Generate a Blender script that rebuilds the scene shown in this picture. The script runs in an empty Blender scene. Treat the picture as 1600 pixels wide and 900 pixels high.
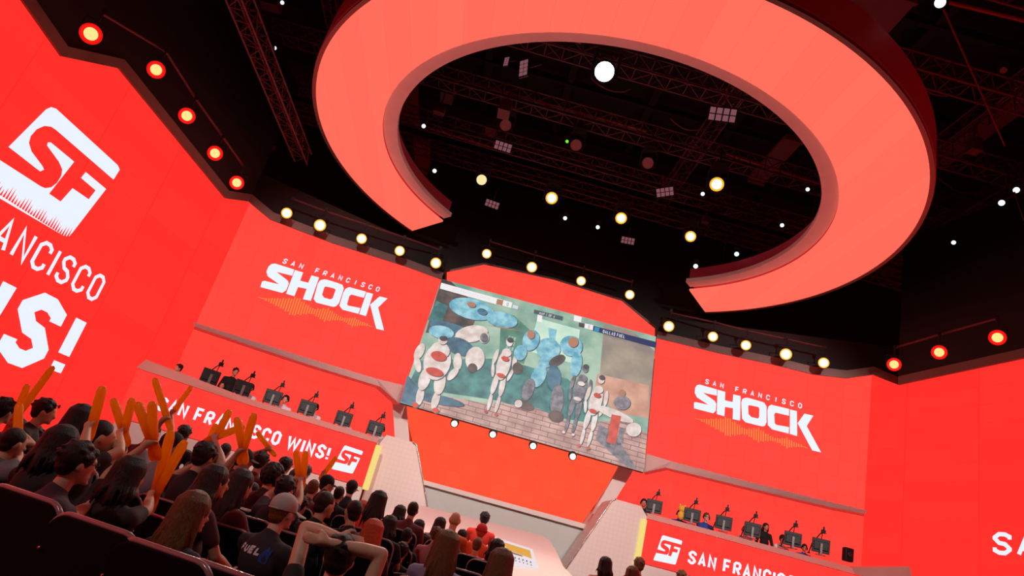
import bpy, bmesh, math, random
import numpy as np
from mathutils import Vector, Matrix, Quaternion
from mathutils.bvhtree import BVHTree
from mathutils.geometry import tessellate_polygon
random.seed(7)
D = bpy.data
C = bpy.context.scene.collection
R = math.radians
# ---------------------------------------------------------------- camera
F, YAW, PITCH, ROLL = 1047.03, 0.0184225, 0.364865, 0.264376
CAM = Vector((-1.9474, 0, 0))
_fw = Vector((math.sin(YAW)*math.cos(PITCH), math.cos(YAW)*math.cos(PITCH), math.sin(PITCH)))
_r0 = Vector((math.cos(YAW), -math.sin(YAW), 0)); _u0 = _r0.cross(_fw)
_r = math.cos(ROLL)*_r0 + math.sin(ROLL)*_u0
_u = -math.sin(ROLL)*_r0 + math.cos(ROLL)*_u0
cd = D.cameras.new('camera'); cam = D.objects.new('camera', cd); C.objects.link(cam)
cam.matrix_world = Matrix(((_r.x, _u.x, -_fw.x, CAM.x), (_r.y, _u.y, -_fw.y, CAM.y), (_r.z, _u.z, -_fw.z, CAM.z), (0, 0, 0, 1)))
cd.sensor_width = 36; cd.lens = F/1600*36; cd.clip_end = 200; cd.clip_start = .05
bpy.context.scene.camera = cam
# ---------------------------------------------------------------- world, exposure, added faint red ambient fill
W = D.worlds.new('world'); bpy.context.scene.world = W; W.use_nodes = True
W.node_tree.nodes['Background'].inputs[0].default_value = (.25, .05, .07, 1)
W.node_tree.nodes['Background'].inputs[1].default_value = .012
vs = bpy.context.scene.view_settings
vs.view_transform = 'Standard'; vs.look = 'None'; vs.exposure = 0; vs.gamma = 1; vs.use_curve_mapping = False

def ray(px, py): return (_fw + _r*((px-800)/F) - _u*((py-450)/F))
def P(px, py, y=None, z=None):
    d = ray(px, py)
    t = (y-CAM.y)/d.y if y is not None else (z-CAM.z)/d.z
    return CAM + d*t
class Plane:                                   # a wall: point on the ground, heading in degrees; off = metres towards the house
    def __init__(s, x, y, ang):
        a = R(ang); s.p = Vector((x, y, 0)); s.t = Vector((math.cos(a), math.sin(a), 0)); s.n = Vector((-math.sin(a), math.cos(a), 0))
        if s.n.dot(s.p-CAM) > 0: s.n = -s.n
    def hit(s, px, py, off=0):
        q = s.p + s.n*off; d = ray(px, py); t = s.n.dot(q-CAM)/s.n.dot(d); return CAM + d*t
    def at(s, k, z, off=0):
        v = s.p + s.t*k + s.n*off; return Vector((v.x, v.y, z))
    def uv(s, v): return ((v-s.p).dot(s.t), v.z)
class Plane3:
    def __init__(s, a, b, c):
        s.p = a; s.n = (b-a).cross(c-a).normalized()
        if s.n.dot(a-CAM) > 0: s.n = -s.n
    def hit(s, px, py, off=0):
        q = s.p + s.n*off; d = ray(px, py); t = s.n.dot(q-CAM)/s.n.dot(d); return CAM + d*t
PL = Plane(-10.2, 19.6, 77); PR = Plane(10.2, 19.6, -77)      # side LED walls
UL = Plane(-10.2, 19.6, 23); UR = Plane(10.2, 19.6, -23)      # upper walls either side of the screen
LL = Plane(-10.8, 20.6, 23); LR = Plane(10.8, 20.6, -23)      # recessed walls behind the desks

# ---------------------------------------------------------------- materials
def lin(h):
    if isinstance(h, str):
        h = h.lstrip('#'); c = [int(h[i:i+2], 16)/255 for i in (0, 2, 4)]
    else: c = [v/255 for v in h]
    return tuple(v/12.92 if v <= .04045 else ((v+.055)/1.055)**2.4 for v in c)
def mat(name, col, rough=.6, metal=0, var=.12, scale=14, bump=0, spec=.5):
    m = D.materials.new(name); m.use_nodes = True; nt = m.node_tree; b = nt.nodes['Principled BSDF']
    c = lin(col); b.inputs['Roughness'].default_value = rough; b.inputs['Metallic'].default_value = metal
    b.inputs['Specular IOR Level'].default_value = spec
    tc = nt.nodes.new('ShaderNodeTexCoord'); no = nt.nodes.new('ShaderNodeTexNoise'); no.inputs['Scale'].default_value = scale; no.inputs['Detail'].default_value = 4
    nt.links.new(tc.outputs['Object'], no.inputs['Vector'])
    mx = nt.nodes.new('ShaderNodeMix'); mx.data_type = 'RGBA'
    mx.inputs[6].default_value = (*[v*(1-var) for v in c], 1); mx.inputs[7].default_value = (*[min(1, v*(1+var)) for v in c], 1)
    nt.links.new(no.outputs['Fac'], mx.inputs[0]); nt.links.new(mx.outputs[2], b.inputs['Base Color'])
    if bump:
        bp = nt.nodes.new('ShaderNodeBump'); bp.inputs['Strength'].default_value = bump; bp.inputs['Distance'].default_value = .01
        nt.links.new(no.outputs['Fac'], bp.inputs['Height']); nt.links.new(bp.outputs['Normal'], b.inputs['Normal'])
    return m
def emit(name, col, k=1.0, base='#080101', pixels=0):
    """a light giving surface; k raises the red-most channel beyond white so it lights the hall"""
    m = D.materials.new(name); m.use_nodes = True; nt = m.node_tree; b = nt.nodes['Principled BSDF']
    b.inputs['Base Color'].default_value = (*lin(base), 1); b.inputs['Roughness'].default_value = .7; b.inputs['Specular IOR Level'].default_value = .1
    c = lin(col); c = tuple(v*(k if v > .9 else 1) for v in c)
    b.inputs['Emission Strength'].default_value = 1
    if pixels:
        tc = nt.nodes.new('ShaderNodeTexCoord'); br = nt.nodes.new('ShaderNodeTexBrick'); br.offset = 0
        mp = nt.nodes.new('ShaderNodeMapping'); mp.inputs['Rotation'].default_value = (R(90), 0, 0)
        nt.links.new(tc.outputs['Object'], mp.inputs[0]); nt.links.new(mp.outputs[0], br.inputs['Vector'])
        br.inputs['Scale'].default_value = 1; br.inputs['Brick Width'].default_value = pixels; br.inputs['Row Height'].default_value = pixels
        br.inputs['Mortar Size'].default_value = .004; br.inputs['Color1'].default_value = (*c, 1); br.inputs['Color2'].default_value = (c[0], c[1]*1.12, c[2]*1.12, 1)
        br.inputs['Mortar'].default_value = (c[0]*.92, c[1]*.8, c[2]*.8, 1)
        nt.links.new(br.outputs['Color'], b.inputs['Emission Color'])
    else: b.inputs['Emission Color'].default_value = (*c, 1)
    return m
def flat(name, col, k=1.0):
    m = D.materials.new(name); m.use_nodes = True; b = m.node_tree.nodes['Principled BSDF']
    b.inputs['Base Color'].default_value = (.01, .01, .01, 1); b.inputs['Roughness'].default_value = .6
    b.inputs['Emission Color'].default_value = (*[v*k for v in lin(col)], 1); b.inputs['Emission Strength'].default_value = 1
    return m
M = dict(
    led_side=emit('led_red_side', '#ff3029', 1.15, pixels=.5), led_up=emit('led_red_upper', '#ff463c', 1.15, pixels=.5),
    led_low=emit('led_red_recess', '#ff4238', 1.1, pixels=.5), led_mid=emit('led_orange_red', '#ff5134', 1.15, pixels=.5),
    led_cap=emit('led_red_cap', '#ff4a3e', 1.1, pixels=.5), led_desk=emit('led_desk', '#ff3c34', 1.1, pixels=.25),
    ring=emit('ring_panel', '#ff6b58', 1.1, '#181010', pixels=.6),
    white=flat('led_white', '#e4eefc', 1.05), wave=flat('led_orange', '#f0822e'), tooth=flat('led_tooth_red', '#e83030'),
    yellow=flat('led_yellow', '#f0d676', 1.0),
    fin=mat('stage_cladding', '#d8c8c2', .5, 0, .04, 6), trim=mat('brushed_trim', '#8a7672', .35, .35, .1, 5),
    rail=mat('painted_rail', '#d8b0ac', .3, .1, .08, 3), ledge=mat('desk_ledge', '#d9a49c', .3, .15, .06, 3),
    steel=mat('polished_steel', '#c9b8b4', .18, .85, .05, 2),
    bezel=mat('ring_bezel', '#f0dcd8', .5, .0, .08, 3), ringside=mat('ring_side', '#b8506a', .5, 0, .1, 2),
    grey=mat('grey_stage_wall', '#b9b9b4', .5, 0, .05, 5), apron=mat('pale_stage_floor', '#e6d6d2', .4, 0, .04, 4),
    black=mat('black_paint', '#0c0a0b', .6), blackgloss=mat('black_plastic', '#060607', .5, spec=.25), chairshell=mat('chair_shell', '#040304', .75, spec=.12),
    ceil=mat('black_ceiling', '#1e1013', .9, 0, .5, .8), truss=mat('truss_tube', '#6a3c40', .5, .4), duct=mat('ceiling_duct', '#80404a', .7, 0, .2, 2),
    carpet=mat('dark_carpet', '#1a1214', .95, 0, .3, 40, .3), seatfab=mat('black_seat_fabric', '#0b090a', .85, 0, .3, 60, .2),
    seatrim=mat('seat_rim', '#9a7074', .22, .1), bolt=mat('bolt_metal', '#c8c0b8', .2, 1),
    skin=mat('skin', '#c98f74', .5, 0, .06, 20), skinpale=mat('skin_pale', '#dca88e', .5, 0, .05, 20), skindark=mat('skin_brown', '#7a4a36', .5, 0, .06, 20),
    orange=mat('orange_inflatable', '#ff8a1c', .3, 0, .06, 5),
    capwhite=mat('cap_canvas', '#b8a8a4', .8, 0, .08, 30, .2), grip=mat('rubber', '#141214', .7),
    lampcore=flat('lamp_warm_core', '#fff4c4', 3.0), lampyel=flat('lamp_yellow_core', '#ffe08a', 1.1), lampring=flat('lamp_warm_glow', '#ffb020', 1.2), lampred=flat('lamp_red_glow', '#ff1410', 1.3),  # warm and red rim colours carry the glow around the cores
    lampcream=flat('lamp_cream', '#ffe9a8', 1.0), lampblue=flat('lamp_white_hot', '#f2f6ff', 12.0), lampsmall=flat('lamp_cold_white', '#e8f4ff', 1.5), lampgreen=flat('lamp_green', '#70ff30', 1),
    lensgrey=mat('reflector_grey', '#b8989a', .5), blinder=flat('blinder_glow', '#8a565e', .8),
    blue=mat('blue_cloth', '#24408e', .8), whitecloth=mat('white_cloth', '#e0d8dc', .8), denim=mat('dark_trousers', '#14161e', .9),
    screenback=mat('screen_frame', '#1c1a1c', .5), monitor=mat('monitor_back', '#0b0b0f', .45), monitorstand=mat('monitor_stand', '#8a8488', .3, .6),
)
def gridmat(name, col, step):
    m = mat(name, col, .55, 0, .03, 4); nt = m.node_tree; b = nt.nodes['Principled BSDF']
    tc = nt.nodes.new('ShaderNodeTexCoord'); mp = nt.nodes.new('ShaderNodeMapping'); mp.inputs['Rotation'].default_value = (R(90), 0, 0)
    br = nt.nodes.new('ShaderNodeTexBrick'); br.offset = 0; br.inputs['Scale'].default_value = 1
    br.inputs['Brick Width'].default_value = step; br.inputs['Row Height'].default_value = step; br.inputs['Mortar Size'].default_value = .006
    c = lin(col); br.inputs['Color1'].default_value = (*c, 1); br.inputs['Color2'].default_value = (*c, 1); br.inputs['Mortar'].default_value = (*[v*.9 for v in c], 1)
    nt.links.new(tc.outputs['Object'], mp.inputs[0]); nt.links.new(mp.outputs[0], br.inputs['Vector']); nt.links.new(br.outputs['Color'], b.inputs['Base Color'])
    return m
_n = M['orange'].node_tree; _b = _n.nodes['Principled BSDF']; _t = _n.nodes.new('ShaderNodeBsdfTranslucent'); _t.inputs[0].default_value = (1, .55, .06, 1); _x = _n.nodes.new('ShaderNodeMixShader'); _x.inputs[0].default_value = .72
_n.links.new(_b.outputs[0], _x.inputs[1]); _n.links.new(_t.outputs[0], _x.inputs[2]); _n.links.new(_x.outputs[0], _n.nodes['Material Output'].inputs[0])
M['fingrid'] = gridmat('perforated_cladding', '#dccbc4', .14)
_cl = {}
def cloth(h, rough=.85):
    if h not in _cl: _cl[h] = mat('cloth_'+h.strip('#'), h, rough, 0, .15, 25, .15)
    return _cl[h]
def hairmat(name, col, tip=None):
    m = D.materials.new(name); m.use_nodes = True; nt = m.node_tree; b = nt.nodes['Principled BSDF']
    b.inputs['Roughness'].default_value = .5; b.inputs['Specular IOR Level'].default_value = .35
    tc = nt.nodes.new('ShaderNodeTexCoord'); mp = nt.nodes.new('ShaderNodeMapping'); mp.inputs['Scale'].default_value = (60, 60, 5)
    no = nt.nodes.new('ShaderNodeTexNoise'); no.inputs['Scale'].default_value = 3; no.inputs['Detail'].default_value = 6
    nt.links.new(tc.outputs['Object'], mp.inputs[0]); nt.links.new(mp.outputs[0], no.inputs['Vector'])
    mx = nt.nodes.new('ShaderNodeMix'); mx.data_type = 'RGBA'; c = lin(col); t = lin(tip or col)
    mx.inputs[6].default_value = (*[v*.45 for v in c], 1); mx.inputs[7].default_value = (*[min(1, v*1.7) for v in t], 1)
    nt.links.new(no.outputs['Fac'], mx.inputs[0]); nt.links.new(mx.outputs[2], b.inputs['Base Color'])
    bp = nt.nodes.new('ShaderNodeBump'); bp.inputs['Strength'].default_value = .8; bp.inputs['Distance'].default_value = .012
    nt.links.new(no.outputs['Fac'], bp.inputs['Height']); nt.links.new(bp.outputs['Normal'], b.inputs['Normal'])
    return m
H = dict(black=hairmat('hair_black', '#150d0c'), dark=hairmat('hair_dark_brown', '#22130e'), brown=hairmat('hair_brown', '#4a281a', '#6a4020'),
         red=hairmat('hair_red', '#a83018', '#d04a20'), blond=hairmat('hair_blond', '#c08a40'), light=hairmat('hair_light_brown', '#6e3e22'))

# ---------------------------------------------------------------- mesh building
class MB:
    def __init__(s): s.v = []; s.f = []; s.m = []; s.sm = []; s.mats = []
    def mi(s, m):
        if m is None: return 0
        if m not in s.mats: s.mats.append(m)
        return s.mats.index(m)
    def add(s, v, f, m=None, smooth=False):
        k = len(s.v); s.v += [tuple(p) for p in v]; i = s.mi(m)
        for q in f: s.f.append([k+j for j in q]); s.m.append(i); s.sm.append(smooth)
        return s
    def box(s, c, h, rot=None, m=None):
        c = Vector(c); v = []
        for x in (-1, 1):
            for y in (-1, 1):
                for z in (-1, 1):
                    q = Vector((x*h[0], y*h[1], z*h[2]))
                    if rot: q = rot @ q
                    v.append(c+q)
        return s.add(v, [(0, 1, 3, 2), (4, 6, 7, 5), (0, 4, 5, 1), (2, 3, 7, 6), (0, 2, 6, 4), (1, 5, 7, 3)], m)
    def prism(s, pts, off, m=None, caps=True):
        """polygon pts (3D) extruded by vector off"""
        n = len(pts); off = Vector(off); v = [Vector(p) for p in pts]; v += [p+off for p in v]
        f = [list(range(n)), list(range(2*n-1, n-1, -1))] if caps else []
        f += [(i, i+n, (i+1) % n+n, (i+1) % n) for i in range(n)]
        return s.add(v, f, m)
    def face(s, pts, m=None): return s.add(pts, [list(range(len(pts)))], m)
    def tube(s, pts, r, n=8, m=None, cap=True, smooth=True):
        pts = [Vector(p) for p in pts]; rs = r if isinstance(r, (list, tuple)) else [r]*len(pts)
        v = []; f = []; up = None
        for i, p in enumerate(pts):
            d = (pts[min(i+1, len(pts)-1)]-pts[max(i-1, 0)]).normalized()
            if up is None: up = d.orthogonal().normalized()
            up = (up-d*up.dot(d)).normalized(); b = d.cross(up)
            for k in range(n):
                a = 2*math.pi*k/n; v.append(p+(up*math.cos(a)+b*math.sin(a))*rs[i])
        for i in range(len(pts)-1):
            for k in range(n): f.append((i*n+k, i*n+(k+1) % n, (i+1)*n+(k+1) % n, (i+1)*n+k))
        s.add(v, f, m, smooth)
        if cap:
            s.add(v[:n][::-1], [list(range(n))], m); s.add(v[-n:], [list(range(n))], m)
        return s
    def cap(s, a, b, ra, rb, n=12, m=None):
        """tapered capsule"""
        a = Vector(a); b = Vector(b); d = (b-a); L = d.length
        if L < 1e-6: d = Vector((0, 0, 1)); L = 1e-6
        d = d.normalized(); pts = []; rs = []
        for t in (-1, -.87, -.5, 0): pts.append(a+d*ra*t*.98); rs.append(max(.02*ra, ra*math.sqrt(max(0, 1-t*t))))
        for t in (0, .5, .87, 1): pts.append(b+d*rb*t*.98); rs.append(max(.02*rb, rb*math.sqrt(max(0, 1-t*t))))
        return s.tube(pts, rs, n, m)
    def ell(s, c, r, rot=None, n=16, k=10, m=None):
        c = Vector(c); v = []; f = []
        for i in range(k+1):
            th = math.pi*i/k; 
            for j in range(n):
                a = 2*math.pi*j/n; st = max(math.sin(th), .01)
                q = Vector((r[0]*st*math.cos(a), r[1]*st*math.sin(a), r[2]*math.cos(th)))
                if rot: q = rot @ q
                v.append(c+q)
        for i in range(k):
            for j in range(n): f.append((i*n+j, (i+1)*n+j, (i+1)*n+(j+1) % n, i*n+(j+1) % n))
        f.append(list(range(n))); f.append(list(range(k*n, k*n+n))[::-1])
        return s.add(v, f, m, True)
    def lathe(s, prof, c=(0, 0, 0), axis=(0, 0, 1), n=20, m=None, smooth=True):
        ax = Vector(axis).normalized(); q = Vector((0, 0, 1)).rotation_difference(ax); c = Vector(c); v = []; f = []
        for r, z in prof:
            for k in range(n):
                a = 2*math.pi*k/n; v.append(c+q @ Vector((max(r, 1e-4)*math.cos(a), max(r, 1e-4)*math.sin(a), z)))
        for i in range(len(prof)-1):
            for k in range(n): f.append((i*n+k, i*n+(k+1) % n, (i+1)*n+(k+1) % n, (i+1)*n+k))
        return s.add(v, f, m, smooth)
    def mesh(s, name, m=None):
        me = D.meshes.new(name); me.from_pydata(s.v, [], s.f)
        for q in (s.mats or ([m] if m else [])): me.materials.append(q)
        if s.mats:
            me.polygons.foreach_set('material_index', s.m)
        me.polygons.foreach_set('use_smooth', s.sm); me.update()
        return me
    def build(s, name, m=None, parent=None, fixn=False, bevel=0):
        me = s.mesh(name, m); o = D.objects.new(name, me); C.objects.link(o)
        if fixn or bevel:
            bm = bmesh.new(); bm.from_mesh(me)
            if fixn: bmesh.ops.recalc_face_normals(bm, faces=bm.faces)
            if bevel: bmesh.ops.remove_doubles(bm, verts=bm.verts, dist=1e-5); bmesh.ops.recalc_face_normals(bm, faces=bm.faces); bmesh.ops.bevel(bm, geom=[e for e in bm.edges if len(e.link_faces) == 2 and e.calc_face_angle(0) > .5], offset=bevel, segments=2, affect='EDGES', profile=.5)
            bm.to_mesh(me); bm.free()
        if parent is not None: o.parent = parent; o.matrix_parent_inverse = parent_inv(parent)
        return o
def world(o):
    m = o.matrix_basis
    return world(o.parent) @ o.matrix_parent_inverse @ m if o.parent else m.copy()
def parent_inv(p): return world(p).inverted()
def tag(o, label, cat, group=None, kind=None):
    if label: o['label'] = label
    if cat: o['category'] = cat
    if group: o['group'] = group
    if kind: o['kind'] = kind
    return o
def empty(name, loc, label, cat, group=None, rz=0):
    o = D.objects.new(name, None); C.objects.link(o); o.location = loc; o.rotation_euler = (0, 0, rz); o.empty_display_size = .1
    return tag(o, label, cat, group)
def struct(name, mb, m, bevel=0):
    o = mb.build(name, m, fixn=True, bevel=bevel); o['kind'] = 'structure'; return o
def local(o, mb, name, m, bevel=0, fixn=False):
    """mesh given in the thing's own coordinates"""
    c = mb.build(name, m, None, fixn=fixn, bevel=bevel); c.parent = o; return c
def copy_tree(o, parent=None):
    c = o.copy(); C.objects.link(c)
    if parent is not None: c.parent = parent
    for ch in list(o.children): copy_tree(ch, c)
    return c

# ---------------------------------------------------------------- lettering (stroked block capitals)
GL = {
 'S': ([[(1, .74), (1, 1), (0, 1), (0, .56), (1, .44), (1, 0), (0, 0), (0, .26)]], .2, 0),
 'A': ([[(0, 0), (.5, 1.0), (1, 0)], [(.2, .3), (.8, .3)]], 0, 0), 'N': ([[(0, 0), (0, 1), (1, 0), (1, 1)]], 0, 0),
 'F': ([[(0, 0), (0, 1), (1, 1)], [(0, .5), (.85, .5)]], 0, 0), 'R': ([[(0, 0), (0, 1), (1, 1), (1, .48), (0, .48)], [(.45, .48), (1, 0)]], .14, 0),
 'C': ([[(1, .72), (1, 1), (0, 1), (0, 0), (1, 0), (1, .28)]], .2, 0), 'I': ([[(.5, 0), (.5, 1)]], 0, 0),
 'O': ([[(0, 0), (0, 1), (1, 1), (1, 0)]], .2, 1), 'W': ([[(-.1, 1), (.2, 0), (.5, .85), (.8, 0), (1.1, 1)]], 0, 0),
 '!': ([[(.5, .32), (.5, 1)], [(.5, 0), (.5, .17)]], 0, 0), 'D': ([[(0, 0), (0, 1), (1, 1), (1, 0)]], .25, 1),
 'L': ([[(0, 1), (0, 0), (1, 0)]], 0, 0), 'U': ([[(0, 1), (0, 0), (1, 0), (1, 1)]], .2, 0), 'E': ([[(1, 1), (0, 1), (0, 0), (1, 0)], [(0, .5), (.85, .5)]], 0, 0),
 'M': ([[(0, 0), (0, 1), (.5, .35), (1, 1), (1, 0)]], 0, 0), 'P': ([[(0, 0), (0, 1), (1, 1), (1, .45), (0, .45)]], .14, 0),
 'K': ([[(0, 0), (0, 1)], [(1, 1), (0, .5), (1, 0)]], 0, 0), 'H': ([[(0, 0), (0, 1)], [(1, 0), (1, 1)], [(0, .5), (1, .5)]], 0, 0),
 '0': ([[(0, 0), (0, 1), (1, 1), (1, 0)]], .2, 1), '1': ([[(.2, .8), (.55, 1), (.55, 0)]], 0, 0), '4': ([[(.8, 0), (.8, 1), (0, .3), (1, .3)]], 0, 0), 'T': ([[(0, 1), (1, 1)], [(.5, 1), (.5, 0)]], 0, 0),
}
def chamfer(pts, c, closed):
    if not c: return pts
    n = len(pts); out = []
    for i, p in enumerate(pts):
        if not closed and i in (0, n-1): out.append(p); continue
        a = pts[i-1]; b = pts[(i+1) % n]; p = Vector(p); va = Vector(a)-p; vb = Vector(b)-p
        ca = min(c, va.length*.45); cb = min(c, vb.length*.45)
        out += [tuple(p+va.normalized()*ca), tuple(p+vb.normalized()*cb)]
    return out
def stroke(pts, w, closed):
    pts = [Vector(p) for p in pts]; n = len(pts); L = []; Rr = []
    for i in range(n):
        a = pts[i-1] if (closed or i > 0) else None; b = pts[(i+1) % n] if (closed or i < n-1) else None
        d1 = (pts[i]-a).normalized() if a is not None else None; d2 = (b-pts[i]).normalized() if b is not None else None
        if d1 is None: d1 = d2
        if d2 is None: d2 = d1
        n1 = Vector((-d1.y, d1.x)); n2 = Vector((-d2.y, d2.x)); m = n1+n2
        if m.length < .2: m = n1
        m.normalize(); k = min(1/max(.3, m.dot(n1)), 2.2)*w/2
        L.append(pts[i]+m*k); Rr.append(pts[i]-m*k)
    q = []
    for i in range(n if closed else n-1):
        j = (i+1) % n; q.append((L[i], L[j], Rr[j], Rr[i]))
    return q
ADV = {'I': .42, '!': .42, ' ': .5, 'W': 1.35}
def adv(s, uni=False): return sum(1 if uni else ADV.get(ch, 1) for ch in s)
def text(mb, s, O, ex, ey, cell, gw, h, wt, m, uni=False):
    """letters of height h and width gw (metres) every cell metres from O along ex, ey up"""
    O = Vector(O); x = 0
    for ch in s:
        if ch != ' ':
            pl, c, cl = GL[ch]
            for p in pl:
                k = 1 if uni else ADV.get(ch, 1); g = gw if ch not in 'W' else gw*k
                sh = -(gw-cell*k+(cell-gw))/2 if ch in 'I!' and not uni else 0
                q = chamfer([(a_*(g-wt)+wt/2+sh, b_*(h-wt)+wt/2) for a_, b_ in p], c*gw*1.2, cl)
                for quad in stroke(q, wt, cl):
                    mb.face([O+ex*(x+v.x)+ey*v.y for v in quad], m)
        x += cell*(1 if uni else ADV.get(ch, 1))
    return mb
UPZ = Vector((0, 0, 1))

# ================================================================ SETTING
ZF = lambda y: -1.65+.06*y                     # the hall floor rises gently to the stage
mb = MB(); mb.prism([(-26, -6, ZF(-6)), (26, -6, ZF(-6)), (26, 28, ZF(28)), (-26, 28, ZF(28))], (0, 0, -.3)); struct('floor', mb, M['carpet'])
mb = MB(); mb.box((0, 10, 16.2), (24, 18, .15))
for i in range(16): mb.box((-22.5+3*i, 10, 15.8), (.12, 18, .25))
for j in range(11): mb.box((0, -6+3.2*j, 15.6), (24, .08, .12))
struct('ceiling', mb, M['ceil'])
mb = MB(); mb.box((0, 28.3, 7), (24, .15, 9.2)); struct('wall_rear', mb, M['black'])
mb = MB()
for s in (-1, 1): mb.box((s*17.5, 10, 7), (.15, 18, 9.2))
struct('wall_far_sides', mb, M['black'])

def wallpoly(name, pl, pts, m, thick=.25, off=0):
    n = pl.n; mb = MB(); mb.prism(pts, n*-thick); return struct(name, mb, m)
# side LED walls
def side_wall(name, pl, top, near_k):
    pts = [pl.hit(*t) for t in top]
    ks = pl.uv(pts[0])[0]; z0 = pts[0].z
    poly = [pl.at(near_k, -1.6), pl.at(near_k, z0)] + pts + [pl.at(.0, pts[-1].z), pl.at(0, -1.6)]
    return wallpoly(name, pl, poly, M['led_side'])
LT = [(-160, -230), (35, 0), (97, 88), (187, 107), (353, 310), (389, 315)]
RT = [(2000, 455), (1600, 559), (1402.7, 601)]
wl = side_wall('wall_left', PL, LT, -24)
tr_ = [PR.hit(*t) for t in RT]
poly = [PR.at(24, -1.6), PR.at(24, tr_[0].z), *tr_, PR.at(0, 7.92), PR.at(0, -1.6)]
wr = wallpoly('wall_right', PR, poly, M['led_side'])
# upper walls either side of the screen
UTL = [(389, 315), (423, 343), (521, 380), (640, 418), (690, 436.5)]
UTR = [(1026, 528), (1060, 536), (1121, 551), (1207, 569), (1270, 584.5), (1322, 590.6), (1365, 585)]
def upper(name, pl, top, bot):
    pts = [pl.hit(*t) for t in top]+[pl.hit(*t) for t in bot]
    return wallpoly(name, pl, pts, M['led_up'], .3)
wul = upper('wall_upper_left', UL, UTL, [(627, 627), (631, 602), (589, 592), (480, 560), (380, 529), (296, 503)])
wur = upper('wall_upper_right', UR, UTR, [(1357, 799), (1300, 786), (1160, 751), (1050, 721.5), (1010, 709.5), (1007, 735)])
# recessed walls behind the desks
def lower(name, pl, inner, k0, k1):
    # inner: pixels down the inner edge, from the top
    pts = [pl.at(k0, 4.15), pl.at(k1, 4.15)]+[pl.hit(*t) for t in inner]; b = pts[-1].copy(); b.z = -.6; a = pts[0].copy(); a.z = -.6
    return wallpoly(name, pl, pts+[b, a], M['led_low'], .15)
wll = lower('wall_recess_left', LL, [(609, 604), (613, 624), (617, 682)], -1.0, 6.2)
wlr = lower('wall_recess_right', LR, [(994, 716), (989, 735.8), (963.4, 778)], 1.0, -6.2)
# centre panel above the screen
CP = Plane(0, 23.4, 0)
mb = MB(); pts = [CP.hit(*t) for t in [(698, 470), (698, 425), (756.7, 413), (866, 437), (972, 470), (1023.5, 513), (1023.5, 560), (860, 560)]]
mb.prism(pts, (0, .3, 0)); struct('wall_above_screen', mb, M['led_cap'])
# orange-red leaning panel under the screen
PA = [P(663, 751, y=22.8), P(907.5, 817.5, y=22.8), P(967, 731, y=24.9), P(1000, 690, y=25.9), P(600, 590, y=25.9), P(636, 638, y=24.9)]
mb = MB(); a, b, c, d = PA[0], PA[1], P(980, 712, y=25.2), P(627, 610, y=25.2)
a = P(663, 751, y=22.8); mid = Plane3(PA[0], PA[1], PA[5])
quad = [PA[0], PA[1], mid.hit(973, 722), mid.hit(633, 625)]
mb.prism(quad, mid.n*-.25); struct('wall_under_screen', mb, M['led_mid'])
# white pillars between
PP = Plane(0, 22.9, 0)
for nm, q in (('trim_1', [(611, 604), (634, 610), (635.5, 640), (641, 700), (645, 752), (622, 752), (617, 684), (613, 624)]), ('trim_2', [(996, 718), (972, 712), (966.8, 731), (939.5, 778.6), (925, 803), (950, 803), (963.4, 778), (989, 736)])):
    mb = MB(); mb.prism([PP.hit(*t) for t in q], (0, .2, 0)); struct(nm, mb, M['fin'])
mb = MB(); mb.box((0, 26.1, 2.2), (12, .1, 3.2)); struct('wall_stage_rear', mb, M['fin'])
# rails at the foot of the upper walls
def rail(name, pl, top, bot, m):
    n = len(top); mb = MB(); A = [pl.hit(*t, .10) for t in top]; B = [pl.hit(*t, .02) for t in bot]; Cc = [p-pl.n*.5 for p in B]; E = [p-pl.n*.5 for p in A]
    for i in range(n-1):
        mb.face([A[i], A[i+1], B[i+1], B[i]]); mb.face([B[i], B[i+1], Cc[i+1], Cc[i]]); mb.face([A[i+1], A[i], E[i], E[i+1]])
    mb.face([A[0], B[0], Cc[0], E[0]]); mb.face([A[-1], E[-1], Cc[-1], B[-1]])
    return struct(name, mb, m)
rail('trim_3', UL, [(296, 501), (380, 528), (480, 559), (589, 592), (631, 602)], [(295, 507), (380, 536), (480, 569), (594, 604), (624, 631)], M['rail'])
rail('trim_4', UR, [(1357, 798), (1300, 785), (1160, 750), (1050, 721), (1010, 709)], [(1356, 804), (1300, 793), (1160, 760), (1040, 730.5), (1005.5, 738)], M['rail'])
# trim along the top of the LED walls, and the black drop above it
def coping(name, segs, h=.26, thick=.3):
    mb = MB()
    for pl, pts in segs:
        A = [pl.hit(*t, .06) for t in pts]
        for i in range(len(A)-1):
            a, b = A[i], A[i+1]; up = Vector((0, 0, h)); q = [a, b, b+up, a+up]; mb.prism(q, pl.n*-thick)
    return struct(name, mb, M['trim'])
coping('trim_5', [(PL, LT), (UL, UTL)])
coping('trim_6', [(PR, [(1402.7, 601), (1600, 559), (2000, 455)]), (UR, UTR+[(1402, 601)])])
def drop(name, segs):
    mb = MB()
    for pl, pts in segs:
        zt_ = 12.5 if pl in (PL, PR) else 9.0
        A = [pl.hit(*t, -.1) for t in pts]
        for i in range(len(A)-1):
            a, b = A[i]+Vector((0, 0, .2)), A[i+1]+Vector((0, 0, .2)); q = [a, b, Vector((b.x, b.y, zt_)), Vector((a.x, a.y, zt_))]; mb.prism(q, pl.n*-.2)
    return struct(name, mb, M['black'])
drop('wall_black_drop_left', [(PL, LT), (UL, UTL)])
drop('wall_black_drop_right', [(PR, [(1402.7, 601), (1600, 559), (2000, 455)]), (UR, UTR+[(1402, 601)])])
A = [CP.hit(*t, .03) for t in [(698, 441), (698, 425), (756.7, 413), (866, 437), (972, 470), (1023.5, 513), (1023.5, 528)]]
mb = MB(); mbk = MB()
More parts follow.
